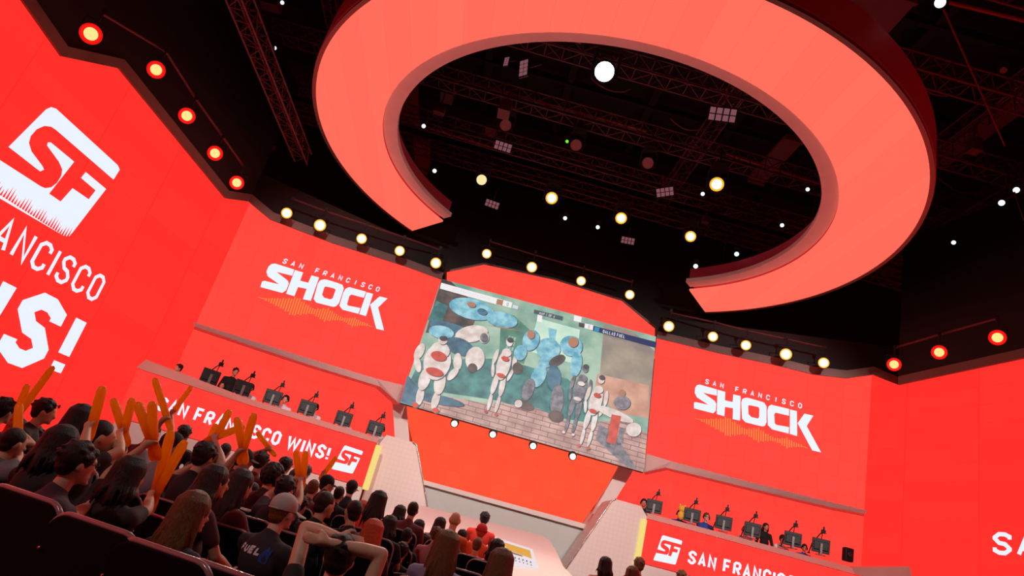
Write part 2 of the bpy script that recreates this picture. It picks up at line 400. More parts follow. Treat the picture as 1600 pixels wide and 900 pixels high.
for i in range(len(A)-1):
    a, b = A[i], A[i+1]
    d = (b-a).normalized(); nn = Vector((-d.z, 0, d.x)); nn = nn if nn.z > 0 or (abs(nn.z) < .2) else -nn
    if i == 0: nn = Vector((-1, 0, 0))
    if i == len(A)-2: nn = Vector((1, 0, 0))
    mb.prism([a, b, b+nn*.07, a+nn*.07], (0, .3, 0))
struct('trim_7', mb, M['trim'])
mbk.box((0, 24.2, 10.5), (6.0, .1, 3)); struct('wall_black_drop_centre', mbk, M['black'])

# ---------------------------------------------------------------- graphics shown on the LED walls (children of their wall)
def wtext(parent, pl, s, pxO, pxE, cell, gw, h, wt, m, name='lettering', italic=0, side=None):
    pass
# emblem artwork, traced on the left wall
def e_(x, y): return PL.hit(x/3.75, 150+y/3.75, .03)
EA = [(50, 298), (270, 78), (300, 65), (330, 75), (690, 405), (702, 432), (665, 490), (330, 200), (300, 180), (260, 175), (215, 195), (180, 235), (170, 275), (185, 325), (215, 365), (250, 412), (258, 432), (235, 442)]
EC = [(-16, 365), (240, 530), (265, 540), (300, 535), (335, 508), (360, 465), (365, 430), (345, 385), (276, 290), (280, 272), (298, 272), (435, 385), (288, 572), (355, 618), (425, 540), (520, 605), (560, 553), (475, 480), (502, 445), (622, 545), (425, 800), (405, 822), (375, 820), (0, 600), (-140, 518), (-160, 490)]
k0, k1 = PL.uv(e_(-160, 507))[0], PL.uv(e_(702, 420))[0]
za = PL.uv(e_(300, 62))[1]; zb = PL.uv(e_(395, 828))[1]
def enorm(p): k, z = PL.uv(e_(*p)); return ((k-k0)/(k1-k0), (z-zb)/(za-zb))
EAn = [enorm(p) for p in EA]; ECn = [enorm(p) for p in EC]
def tri_face(mb, pts, m):
    """concave polygon"""
    tris = tessellate_polygon([[Vector(p) for p in pts]])
    mb.add(pts, [list(t) for t in tris], m)
def emblem(parent, O, ex, ey, teeth=True, name='emblem'):
    """O lower left, ex / ey full-size vectors"""
    mb = MB(); f = lambda p: O+ex*p[0]+ey*p[1]
    tri_face(mb, [f(p) for p in EAn], M['white']); tri_face(mb, [f(p) for p in ECn], M['white'])
    if teeth:
        rr = random.Random(3); n = 34; nn = ex.cross(ey).normalized()
        if nn.dot(O-CAM) > 0: nn = -nn
        for i in range(n):
            u = .06+.86*i/n; hh = .05+.09*abs(math.sin(i*.55))*(1-.3*rr.random()); w = .009
            mb.face([f((u-w, -.01))+nn*.01, f((u+w, -.01))+nn*.01, f((u+w*.2, hh))+nn*.01], M['led_side'])
    return mb.build(name, None, parent)
O = PL.p+PL.t*k0+PL.n*.03; O.z = zb
emblem(wl, O, PL.t*(k1-k0), UPZ*(za-zb))
# SAN FRANCISCO / WINS! on the left wall
def run(parent, pl, s, a, b, h, gwf, wt, m, off=.03, name='lettering', n=None):
    """baseline from pixel a to pixel b; h metres high"""
    A = pl.hit(*a, off); B = pl.hit(*b, off); z = (A.z+B.z)/2; A.z = z; B.z = z; ex = (B-A); n = n or len(s); cell = ex.length/n; ex.normalize()
    mb = MB(); text(mb, s, A, ex, UPZ, cell, cell*gwf, h, wt, m); return mb.build(name, None, parent)
A = PL.hit(11, 403, .03); B = PL.hit(150, 470, .03); z = (A.z+B.z)/2; kA = PL.uv(A)[0]; kB = PL.uv(B)[0]; cw = (kB-kA)/(adv('NCISCO')-.24)
hS = PL.uv(PL.hit(165, 433))[1]-z
mb = MB(); O = PL.at(kB-(adv('SAN FRANCISCO')-.24)*cw, z, .03); text(mb, 'SAN FRANCISCO', O, PL.t, UPZ, cw, cw*.76, hS, cw*.17, M['white']); mb.build('lettering', None, wl)
zt = PL.uv(PL.hit(127, 487))[1]; zb2 = PL.uv(PL.hit(56, 583))[1]; ks = PL.uv(PL.hit(12, 500))[0]; ke = PL.uv(PL.hit(101, 485))[0]
cw = PL.uv(PL.hit(128, 490))[0]-PL.uv(PL.hit(30, 500))[0]
k_s0 = PL.uv(PL.hit(16, 500))[0]; k_s1 = PL.uv(PL.hit(88, 520))[0]; gw = (k_s1-k_s0)*1.0
mb = MB(); wt = gw*.29
x = k_s0; 
text(mb, 'S', PL.at(x, zb2, .03), PL.t, UPZ, gw, gw, zt-zb2, wt, M['white'])
text(mb, '!', PL.at(x+gw*1.16, zb2, .03), PL.t, UPZ, gw, gw, zt-zb2, wt, M['white'])
text(mb, 'N', PL.at(x-gw*1.22, zb2, .03), PL.t, UPZ, gw, gw, zt-zb2, wt, M['white'])
text(mb, 'I', PL.at(x-gw*1.72, zb2, .03), PL.t, UPZ, gw, gw, zt-zb2, wt, M['white'])
text(mb, 'W', PL.at(x-gw*3.1, zb2, .03), PL.t, UPZ, gw, gw, zt-zb2, wt, M['white'])
mb.build('lettering', None, wl)
# right wall: SAN FRANCISCO / WINS!
A = PR.hit(1555, 868, .03); kS = PR.uv(A)[0]; kA2 = PR.uv(PR.hit(1590.5, 873))[0]; zS = PR.uv(PR.hit(1570, 868))[1]; hS = PR.uv(PR.hit(1568, 832))[1]-zS
kL = PR.uv(PR.hit(1552.5, 850))[0]; cw = (kA2-kL)
mb = MB(); text(mb, 'SAN FRANCISCO', PR.at(kL, zS, .03), PR.t, UPZ, cw, cw*.8, hS, abs(cw)*.17, M['white']); mb.build('lettering', None, wr)
zt = PR.uv(PR.hit(1566, 896))[1]; kW = PR.uv(PR.hit(1563, 896))[0]
mb = MB(); g = abs(cw)*2.2; sg = 1 if cw > 0 else -1
text(mb, 'WINS!', PR.at(kW+sg*g*.15, zt-g*1.2, .03), PR.t*sg, UPZ, g*1.15, g, g*1.2, g*.26, M['white']); mb.build('lettering', None, wr)
# the word mark on the upper walls, traced on the right one
pa = lambda x, y: (1075+x/11.25, 585+y/11.25)
pb = lambda x, y: (1175+x/9, 620+y/9)
WORD = [
 [pa(*q) for q in [(205, 183), (508, 268), (508, 378), (262, 325), (470, 470), (497, 520), (490, 640), (445, 688), (105, 600), (105, 500), (135, 490), (360, 540), (155, 405), (120, 330), (125, 245), (155, 195)]],
 [pa(*q) for q in [(520, 275), (655, 310), (650, 460), (785, 490), (795, 355), (925, 385), (915, 815), (785, 790), (790, 600), (650, 575), (640, 740), (505, 700)]],
 [pb(*q) for q in [(270, 115), (522, 175), (518, 270), (330, 225), (312, 250), (318, 375), (340, 397), (520, 430), (515, 520), (280, 460), (222, 400), (215, 200), (230, 140)]],
 [pb(*q) for q in [(532, 182), (630, 205), (635, 555), (530, 525)]],
 [pb(*q) for q in [(640, 375), (735, 240), (862, 268), (768, 415), (970, 785), (845, 755)]]]
OUT = [pa(1010, 415), pa(1060, 418), pb(95, 60), pb(170, 85), pb(205, 140), pb(205, 360), pb(182, 408), pb(150, 420), pb(60, 400), pa(1010, 845), pa(950, 780), pa(936, 500), pa(955, 435)]
INN = [pa(1075, 545), pa(1100, 548), pb(60, 140), pb(90, 150), pb(104, 170), pb(100, 290), pb(82, 308), pb(60, 305), pa(1110, 752), pa(1062, 700), pa(1058, 580), pa(1062, 555), pa(1066, 548)]
def UVr(p): k, z = UR.uv(UR.hit(*p)); return (k, z)
refR = [UVr(q) for q in [pa(105, 600), pa(205, 183), pb(970, 785), pb(862, 268)]]
refL = [UL.uv(UL.hit(*q)) for q in [(409, 447), (427, 414), (598, 518), (607, 465)]]
X = np.array([[a, b, 1] for a, b in refR]); 
AF = np.linalg.lstsq(X, np.array(refL), rcond=None)[0]
def toR(k, z, off): return UR.at(k, z, off)
def toL(k, z, off): a, b = np.array([k, z, 1]) @ AF; return UL.at(a, b, off)
for par, to in ((wur, toR), (wul, toL)):
    mb = MB()
    for poly in WORD: tri_face(mb, [to(*UVr(q), .03) for q in poly], M['white'])
    o_ = [to(*UVr(q), .03) for q in OUT]; i_ = [to(*UVr(q), .03) for q in INN]; n = len(o_)
    for i in range(n): j = (i+1) % n; mb.face([o_[i], o_[j], i_[j], i_[i]], M['white'])
    mb.build('word_mark', None, par)
    a = UVr((1104.3-2.6, 600.0)); b = UVr((1258, 640.5)); h = UVr((1104, 592.5))[1]-a[1]
    z = (a[1]+b[1])/2; A = to(a[0], a[1], .03); B = to(b[0], b[1], .03); ex = B-A; cell = ex.length/12.9; ex.normalize()
    up = (to(a[0], a[1]+h, .03)-A)
    mb = MB(); text(mb, 'SAN FRANCISCO', A, ex, up.normalized(), cell, cell*.47, up.length, cell*.12, M['white'], True); mb.build('lettering', None, par)
    mb = MB(); cl = [(260, 437), (435, 482), (650, 540), (850, 595), (950, 615)]
    am = [(255, 8), (300, 22), (340, 34), (380, 45), (415, 60), (436, 74), (455, 62), (490, 48), (530, 30), (560, 20), (590, 30), (625, 44), (652, 52), (680, 40), (720, 24), (760, 13), (800, 18), (835, 32), (855, 40), (875, 28), (910, 16), (955, 10)]
    x = 255
    while x < 958:
        y = np.interp(x, [c[0] for c in cl], [c[1] for c in cl]); h = np.interp(x, [c[0] for c in am], [c[1] for c in am]); h *= 1 if int(x/16.6) % 2 else .82
        q = [(x-4.2, y-h), (x+4.2, y-h), (x+4.2, y+h), (x-4.2, y+h)]
        mb.face([to(*UVr((1040+u/4.5, 560+v/4.5)), .025) for u, v in q], M['wave']); x += 16.6
    for q in ([(205, 420), (258, 434), (258, 438), (205, 424)], [(955, 616), (1000, 630), (1000, 634), (955, 620)]):
        mb.face([to(*UVr((1040+u/4.5, 560+v/4.5)), .025) for u, v in q], M['wave'])
    mb.build('waveform', None, par)

# ---------------------------------------------------------------- big screen
SC = [P(690, 436, y=22.25), P(1025, 526, y=22.25), P(1006, 738, y=21.85), P(625, 629, y=21.85)]   # TL TR BR BL
scr = empty('video_screen', (SC[2]+SC[3])/2, 'huge tilted video screen showing a green and brown game arena', 'screen')
SP = Plane3(SC[3], SC[2], SC[0])
mb = MB(); mb.prism([v-SP.n*.01 for v in SC], SP.n*-.18); mb.build('screen_frame', M['screenback'], scr, fixn=True)
def noisy(name, c1, c2, scale=3, kind='noise', mort=None):
    m = D.materials.new(name); m.use_nodes = True; nt = m.node_tree; b = nt.nodes['Principled BSDF']
    b.inputs['Base Color'].default_value = (.01, .01, .01, 1); b.inputs['Emission Strength'].default_value = 1
    tc = nt.nodes.new('ShaderNodeTexCoord'); mp = nt.nodes.new('ShaderNodeMapping'); mp.inputs['Rotation'].default_value = (R(90), 0, 0)
    nt.links.new(tc.outputs['Object'], mp.inputs[0])
    no = nt.nodes.new('ShaderNodeTexNoise'); no.inputs['Scale'].default_value = scale; no.inputs['Detail'].default_value = 5; nt.links.new(mp.outputs[0], no.inputs[0])
    mx = nt.nodes.new('ShaderNodeMix'); mx.data_type = 'RGBA'; mx.inputs[6].default_value = (*lin(c1), 1); mx.inputs[7].default_value = (*lin(c2), 1)
    rp = nt.nodes.new('ShaderNodeMapRange'); rp.inputs[1].default_value = .35; rp.inputs[2].default_value = .65
    nt.links.new(no.outputs['Fac'], rp.inputs[0]); nt.links.new(rp.outputs[0], mx.inputs[0]); out = mx.outputs[2]
    if kind == 'brick':
        mp.inputs['Scale'].default_value = (1, 1, 1)
        br = nt.nodes.new('ShaderNodeTexBrick'); br.inputs['Scale'].default_value = 1; br.inputs['Brick Width'].default_value = .55; br.inputs['Row Height'].default_value = .16; br.inputs['Mortar Size'].default_value = .012
        nt.links.new(mp.outputs[0], br.inputs['Vector']); nt.links.new(out, br.inputs['Color1']); nt.links.new(out, br.inputs['Color2']); br.inputs['Mortar'].default_value = (*lin(mort), 1); out = br.outputs['Color']
    nt.links.new(out, b.inputs['Emission Color']); return m
SM = dict(edge=noisy('pic_edge', '#2c3038', '#4a4a52', 5), g=noisy('pic_green', '#6f9a8c', '#a9c4ae', 1.2), dk=noisy('pic_dark', '#2e3838', '#6a5450', 2.5), teal=noisy('pic_teal', '#235e62', '#4f938e', 2), br=noisy('pic_wall', '#8c8078', '#a89a88', 1.5),
          floor=noisy('pic_floor', '#cfa69c', '#a47c78', 2, 'brick', '#7a5c58'), pink=noisy('pic_glow', '#d8a48c', '#b88470', 1.5), blue=noisy('pic_blue', '#4e9ab4', '#9ad0dc', 3.5), bluedk=noisy('pic_blue_dark', '#2a5468', '#4a7a90', 3),
          pale=noisy('pic_pale', '#cdb8b2', '#e8dcd6', 4), red=noisy('pic_red', '#b83830', '#d85040', 4), navy=flat('pic_navy', '#20305e'), gray=flat('pic_gray', '#4c5a62'), white=flat('pic_white', '#f0ecec'), lite=noisy('pic_light', '#cfe8d4', '#bcdcc8', 2),
          door=noisy('pic_door', '#3f7464', '#5c9080', 2), grit=noisy('pic_grit', '#5a5a62', '#8c8890', 6), tan=flat('pic_tan', '#b07a60'), txt=flat('pic_text', '#d8d4e8'), cy=flat('pic_cyan', '#2a8cb0'))
_lay = [0]
def pic(mb, pts, m):
    if len(pts) == 18:                     # rounded shapes get a darker lower edge, as the picture shades its solids
        q = [(x+1.1, y+1.3) for x, y in pts]; _lay[0] += 1; tri_face(mb, [SP.hit(x, y, .004+.0006*_lay[0]) for x, y in q], SM['edge'])
    _lay[0] += 1; o = .004+.0006*_lay[0]; tri_face(mb, [SP.hit(x, y, o) for x, y in pts], SM[m])
A1 = lambda x, y: (620+x/3.6, 430+y/3.6)
A2 = lambda x, y: (780+x/3.33, 470+y/3.33)
def oval(cx, cy, rx, ry, rot=0, n=18):
    c, s = math.cos(R(rot)), math.sin(R(rot))
    return [(cx+rx*math.cos(2*math.pi*i/n)*c-ry*math.sin(2*math.pi*i/n)*s, cy+rx*math.cos(2*math.pi*i/n)*s+ry*math.sin(2*math.pi*i/n)*c) for i in range(n)]
mb = MB()
mb.face([v+SP.n*.004 for v in SC], SM['g'])
pic(mb, [(690, 436), (760, 455), (735, 520), (665, 520)], 'dk')
pic(mb, [(682, 470), (700, 478), (690, 505), (668, 500)], 'teal')
pic(mb, [A1(130, 480), A1(480, 470), A2(20, 300), A2(400, 420), A2(500, 640), A2(200, 590), A2(0, 520), A1(260, 660), A1(130, 740), A1(20, 712)], 'teal')
pic(mb, [A1(60, 560), A1(130, 640), A1(128, 745), A1(20, 712)], 'bluedk')
pic(mb, [A2(10, 60), A2(170, 100), A2(130, 330), A2(0, 290)], 'door')
for i in range(3):
    for j in range(4): pic(mb, [A2(50+14*i-6*j, 180+26*j+4*i), A2(60+14*i-6*j, 183+26*j+4*i), A2(55+14*i-6*j, 202+26*j+4*i), A2(45+14*i-6*j, 199+26*j+4*i)], 'g')
pic(mb, [A2(200, 90), A2(420, 150), A2(400, 330), A2(150, 260)], 'lite')
pic(mb, [A2(470, 150), A2(545, 120), A2(520, 400), A2(430, 370)], 'g')
pic(mb, [A2(545, 120), (1025, 527), A2(790, 480), A2(775, 610), A2(520, 430)], 'br')
pic(mb, [A2(510, 380), A2(780, 440), A2(775, 610), A2(650, 590), A2(490, 500)], 'pink')
pic(mb, [A1(130, 700), A1(270, 680), A1(500, 720), A2(0, 530), A2(200, 560), A2(380, 640), A2(640, 620), A2(770, 690), (1006, 738), (625+33, 638)], 'floor')
pic(mb, [A2(520, 640), A2(600, 690), A2(720, 880), A2(660, 860), A2(500, 720)], 'grit')
pic(mb, [A2(200, 70), A2(225, 75), A2(222, 112), A2(196, 106)], 'white'); pic(mb, [A2(390, 75), A2(430, 84), A2(425, 112), A2(388, 104)], 'white')
# plain generic shapes where the game's own figures stand: boulders, drums, blocks and bare mannequins
for q, m in [(oval(*A1(420, 190), 36, 16, 14), 'blue'), (oval(*A1(480, 205), 8, 5, 15), 'bluedk'), (oval(*A1(420, 165), 7, 4, 15), 'tan'), (oval(*A1(590, 250), 25, 12, 12), 'blue'),
             ([A1(500, 280), A1(590, 290), A1(720, 318), A1(600, 300)], 'tan'), (oval(*A1(300, 300), 34, 9, 15), 'bluedk'), (oval(*A1(250, 320), 20, 10, 10), 'blue'), (oval(*A1(420, 330), 26, 13, -10), 'pale'),
             (oval(*A1(350, 400), 24, 13, 20), 'bluedk'), (oval(*A1(490, 350), 8, 9), 'pale'), (oval(*A1(490, 350), 6, 7), 'grit'), (oval(*A1(440, 470), 15, 19, 10), 'pale'), (oval(*A1(425, 520), 7, 7), 'dk'),
             (oval(*A1(240, 700), 40, 7, 12), 'bluedk')]: pic(mb, q, m)
def doll(x, y, h, body, trim, w=1.0):
    """plain rounded stand-in figure, feet at x, y (pixels), h pixels tall, leaning with the picture"""
    ux, uy = .26*h, -h; f = lambda p, q: (x+p*h*w+ux*q, y+p*h*w*.27+uy*q)
    def limb(p0, q0, p1, q1, r, m=body):
        A, B = f(p0, q0), f(p1, q1); cx, cy = (A[0]+B[0])/2, (A[1]+B[1])/2; L = math.hypot(B[0]-A[0], B[1]-A[1])/2; pic(mb, oval(cx, cy, L+r*h*.5, r*h, math.degrees(math.atan2(B[1]-A[1], B[0]-A[0]))), m)
    for s in (-1, 1):
        limb(.055*s, .03, .06*s, .25, .028*w); limb(.06*s, .25, .05*s, .5, .042*w); limb(.06*s, .0, .09*s, .0, .02*w, trim)
        limb(.13*s, .8, .15*s, .62, .032*w); limb(.15*s, .62, .11*s, .46, .025*w)
    limb(0, .48, 0, .8, .1*w); limb(-.04, .8, .04, .8, .06*w); limb(-.04, .72, .04, .72, .035*w, trim); limb(-.05, .5, .05, .5, .03*w, trim)
    cx, cy = f(0, .94); pic(mb, oval(cx, cy, h*.05*min(w, 1.3), h*.06), body); pic(mb, oval(cx+1, cy-h*.03, h*.045*min(w, 1.3), h*.032), 'edge')
doll(*A1(160, 745), 112, 'pale', 'red', 1.9)
doll(*A1(530, 775), 118, 'pale', 'red', .9)
# stacked blocks of a plain machine
for q, m in [(oval(*A2(255, 250), 19, 17, 10), 'blue'), (oval(*A2(240, 320), 11, 8, 10), 'blue'), ([A2(255, 140), A2(300, 150), A2(290, 215), A2(262, 205)], 'blue'), (oval(*A2(375, 235), 18, 16, 20), 'blue'), (oval(*A2(385, 215), 8, 8), 'tan'), (oval(*A2(165, 205), 13, 17, 20), 'blue'), (oval(*A2(165, 175), 6, 7), 'tan'),
             (oval(*A2(110, 270), 10, 12, 20), 'blue'), (oval(*A2(95, 350), 8, 9), 'dk'), (oval(*A2(300, 310), 14, 7, -30), 'dk'), (oval(*A2(400, 330), 9, 20, 10), 'blue'), (oval(*A2(205, 390), 11, 19, 25), 'blue'), (oval(*A2(285, 400), 11, 20, 0), 'bluedk'),
             (oval(*A2(150, 460), 9, 18, 20), 'grit'), (oval(*A2(300, 520), 10, 26, 5), 'grit'), (oval(*A2(130, 540), 16, 7, 20), 'dk'), (oval(*A2(295, 600), 12, 9, 10), 'dk'), (oval(*A2(100, 535), 6, 6), 'pale')]: pic(mb, q, m)
doll(*A2(360, 690), 108, 'grit', 'pale', .9); doll(*A2(440, 760), 112, 'pale', 'red', .9)
for q, m in [(oval(*A2(640, 480), 5, 6), 'tan'), (oval(*A2(640, 530), 13, 11), 'grit'), (oval(*A2(600, 590), 32, 7, 22), 'pale'), (oval(*A2(700, 670), 12, 11), 'pale'), ([A2(585, 590), A2(635, 600), A2(605, 745), A2(560, 735)], 'red'), ([A2(625, 660), A2(655, 665), A2(640, 745), A2(615, 740)], 'grit')]: pic(mb, q, m)
# score strips
pic(mb, [A1(250, 42), A1(595, 138), A1(588, 172), A1(242, 75)], 'white'); pic(mb, [A1(565, 133), A1(600, 142), A1(594, 172), A1(558, 163)], 'tan')
pic(mb, [A1(600, 140), A1(650, 154), A1(643, 184), A1(594, 170)], 'white'); pic(mb, [A1(655, 166), A1(684, 174), A1(678, 192), A1(650, 184)], 'txt')
pic(mb, [A2(182, 45), A2(333, 82), A2(330, 104), A2(180, 66)], 'gray')
pic(mb, [A2(415, 112), A2(445, 119), A2(443, 141), A2(413, 134)], 'dk'); pic(mb, [A2(446, 117), A2(490, 127), A2(487, 152), A2(443, 142)], 'white')
pic(mb, [A2(490, 130), A2(820, 215), A2(815, 246), A2(487, 156)], 'navy'); pic(mb, [A2(497, 135), A2(522, 141), A2(518, 162), A2(494, 156)], 'cy')
def stext(s, a, b, hp, m, wt=.16):
    _lay[0] += 1; A = SP.hit(*a, .004+.0006*_lay[0]); B = SP.hit(*b, .004+.0006*_lay[0]); ex = B-A; cell = ex.length/len(s); ex.normalize(); ey = SP.n.cross(ex)
    if ey.z < 0: ey = -ey
    h = (SP.hit(a[0], a[1]-hp, 0)-SP.hit(*a, 0)).length; text(mb, s, A, ex, ey, cell, cell*.72, h, cell*wt, SM[m])
stext('SAN FRANCISCO SHOCK', A1(315, 84), A1(545, 148), 3.6, 'txt'); stext('0', A1(617, 172), A1(630, 175), 5, 'navy')
stext('MAP 1 OF 4', A2(208, 70), A2(305, 94), 4, 'white'); stext('0', A2(462, 143), A2(474, 146), 5, 'tan'); stext('DALLAS FUEL', A2(538, 166), A2(662, 198), 5, 'white', .2)
mb.build('screen_picture', None, scr)
# lamps under the screen
for i, (x, y) in enumerate([(710, 662), (770, 679), (833, 697), (895, 713.5)]):
    p = P(x, y, y=21.7)
    o = empty('globe_lamp', p, ['small round white lamp under the screen, leftmost of the four', 'small round white lamp under the screen, second from the left', 'small round white lamp under the screen, third from the left', 'small round white lamp under the screen, rightmost of the four'][i], 'lamp', 'round lamps under the screen')
    mb = MB(); mb.ell((0, 0, 0), (.1, .1, .1)); local(o, mb, 'bulb', flat('bulb_glow', '#fff0e6', 1.6))
    mb = MB(); mb.lathe([(.02, .0), (.13, .0), (.14, .12), (.09, .2), (.02, .22)], (0, .02, 0), (0, 1, .6)); local(o, mb, 'housing', M['screenback'])
    mb = MB(); mb.tube([(0, .1, .08), (0, .28, .35)], .02, m=M['black']); local(o, mb, 'bracket', None)

# ---------------------------------------------------------------- stage: fins, apron, ledge
FP = Plane(0, 21.25, 0)
def fin(name, pts, label, side):
    o = empty(name, FP.hit(*pts[0]), label, 'stage wing'); mb = MB(); q = [FP.hit(*t) for t in pts]; mb.prism(q, (0, 1.28, 0)); mb.build('cladding', M['fingrid'], o, fixn=True)
    # pale edge strip along the free side
    mb = MB()
    for i in side:
        a, b = q[i], q[i+1]; mb.tube([a+Vector((0, -.02, 0)), b+Vector((0, -.02, 0))], .022, 6)
    mb.build('edge_strip', M['steel'], o)
fin('stage_wing', [(594, 692), (604, 679.6), (645, 691), (651, 696), (662, 757), (672, 816), (690, 960), (505, 960)], 'pale flared cladding wing between the left desk and the screen', (2, 3, 4, 5))
fin('stage_wing', [(1011, 808), (1001.8, 791), (962, 780), (956, 782), (883, 890), (840, 960), (1000, 960)], 'pale flared cladding wing between the right desk and the screen', (2, 3, 4))
# ledge + grey wall under the orange panel
G1 = Plane(0, 22.6, 0); G2 = Plane(0, 22.75, 0)
mb = MB(); mb.prism([G1.hit(*t) for t in [(640, 744), (930, 823), (930, 831), (640, 751)]], (0, .5, 0)); struct('trim_8', mb, M['fin'])
mb = MB(); mb.prism([G2.hit(*t) for t in [(640, 750), (930, 830), (950, 1000), (640, 1000)]], (0, .2, 0)); struct('wall_stage_base', mb, M['grey'])
# raked apron: top face through the traced outline
def apron_pt(x, y, Y): return P(x, y, y=Y)
AP = Plane3(P(668, 792, y=20.9), P(852, 838, y=20.9), P(885, 905, y=15.0))
def apz(x, y): return AP.p.z-(AP.n.x*(x-AP.p.x)+AP.n.y*(y-AP.p.y))/AP.n.z
ap = [(-3.0, 20.9), (AP.hit(845, 836).x, 20.9)]+[tuple(AP.hit(*t).xy) for t in [(858, 843), (870, 863), (880, 885)]]
fr = ap[-1]; ap += [(fr[0]+.2, 13.6), (-3.6, 13.6)]
mb = MB(); mb.prism([(x, y, apz(x, y)) for x, y in ap], (0, 0, -1.5)); struct('stage_apron', mb, M['apron'])
mb = MB()
lo = .012
def apf(mb, pts, m, o):
    mb.face([AP.hit(x, y, o) for x, y in pts], m)
FB = empty('floor_logo_panel', AP.hit(806, 866), 'white sticker panel with a gold rhombus and small dark writing on the pale stage floor', 'floor panel')
mb = MB(); mb.prism([AP.hit(*t, .012) for t in [(770, 838), (832, 858), (841, 888), (800, 884), (765, 880)]], AP.n*-.01); mb.build('sheet', flat('sheet_white', '#e8e2ea', .9), FB, fixn=True)  # sheet and its print glow by emission instead of reflecting stage light
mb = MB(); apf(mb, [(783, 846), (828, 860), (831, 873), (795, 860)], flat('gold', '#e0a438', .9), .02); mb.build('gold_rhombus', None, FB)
mb = MB(); apf(mb, [(796, 861), (816, 868), (817, 870), (796, 864)], flat('mauve', '#70505c', .9), .02); mb.build('mauve_stripe', None, FB)  # thin mauve stripe along the lower edge of the rhombus
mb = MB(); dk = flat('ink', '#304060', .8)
for i in range(5): 
    x, y = 804+6*i, 870+1.7*i; apf(mb, [(x, y), (x+2.2, y+.6), (x+2.2, y+3), (x, y+2.4)], dk, .02); apf(mb, [(x+1, y+5), (x+3, y+5.6), (x+3, y+7), (x+1, y+6.5)], dk, .02)
mb.build('lettering', None, FB)

# ---------------------------------------------------------------- desks
# left desk front follows three bends, right desk front is nearly straight
DZ = 1.96
LD = [P(588.5, 693, z=DZ), P(384, 632, z=DZ), P(208, 574, z=DZ), P(191, 566, z=DZ+.06)]
RD = [P(1011, 811, z=DZ), P(1334, 898, y=19.4)]; RD.append(Vector((10.55, 17.9, RD[1].z)))
def desk(name, pts, label, zb, sgn):
    o = empty(name, (pts[0]+pts[1])/2, label, 'desk'); n = len(pts)
    back = Vector((0, .16, 0))
    mb = MB()
    for i in range(n-1):
        a, b = pts[i], pts[i+1]; q = [a, b, Vector((b.x, b.y, zb)), Vector((a.x, a.y, zb))]; mb.prism(q, back)
    fp = mb.build('front_panel', M['led_desk'], o, fixn=True)
    mb = MB()
    for i in range(n-1):
        a, b = pts[i], pts[i+1]; q = [Vector((a.x, a.y, zb)), Vector((b.x, b.y, zb)), Vector((b.x, b.y, -1.4)), Vector((a.x, a.y, -1.4))]; mb.prism([v+Vector((0, .05, 0)) for v in q], back)
    mb.build('base_panel', M['fin'], o, fixn=True)
    # sloping ledge over the panel
    mb = MB(); F0 = [p+Vector((0, -.06, .015)) for p in pts]; T0 = [p+Vector((0, .12, .19+(.14 if i == n-1 else 0)+(.12 if i >= 2 else 0))) for i, p in enumerate(pts)]; K0 = [p+Vector((0, .5, 0)) for p in T0]; B0 = [p+Vector((0, .3, .0)) for p in pts]
    for i in range(n-1):
        for u, v in ((F0, T0), (T0, K0), (B0, F0)): mb.face([u[i], u[i+1], v[i+1], v[i]])
    mb.face([F0[0], T0[0], K0[0], B0[0]]); mb.face([F0[-1], B0[-1], K0[-1], T0[-1]]); mb.build('ledge', M['ledge'], o, fixn=True)
    return o, fp
dl, dlp = desk('player_desk', LD, 'long red lit player desk on the left of the stage, reading SAN FRANCISCO WINS', .69, -1)
dr, drp = desk('player_desk', RD, 'long red lit player desk on the right of the stage, logo at its left end', .69, 1)
mb = MB(); mb.prism([LD[0]+Vector((0, -.07, -.03)), LD[0]+Vector((.17, -.02, -.03)), Vector((LD[0].x+.17, LD[0].y-.02, .62)), Vector((LD[0].x, LD[0].y-.07, .62))], (0, .2, 0)); mb.build('end_strip', M['yellow'], dl, fixn=True, bevel=.03)
mb = MB(); mb.prism([RD[0]+Vector((0, -.07, -.03)), RD[0]+Vector((-.17, -.02, -.03)), Vector((RD[0].x-.17, RD[0].y-.02, .3)), Vector((RD[0].x, RD[0].y-.07, .3))], (0, .2, 0)); mb.build('end_strip', M['yellow'], dr, fixn=True, bevel=.03)
def vplane(a, b):
    d = (b-a); return Plane(a.x, a.y, math.degrees(math.atan2(d.y, d.x)))
D1 = vplane(LD[1], LD[0]); D1b = vplane(LD[2], LD[1]); DR = vplane(RD[0], RD[1])
for par, pl, q in ((dlp, D1, [(519, 731), (553.5, 741.5), (529, 693.5), (566, 705)]), (drp, DR, [(1021.5, 873.5), (1060, 882.5), (1025, 833), (1063, 844)])):
    O, X1, Y1, Z1 = [pl.hit(*t, .02) for t in q]; ex = ((X1-O)+(Z1-Y1))/2; ey = ((Y1-O)+(Z1-X1))/2; emblem(par, O, Vector((ex.x, ex.y, 0)), Vector((0, 0, ey.z)), False)
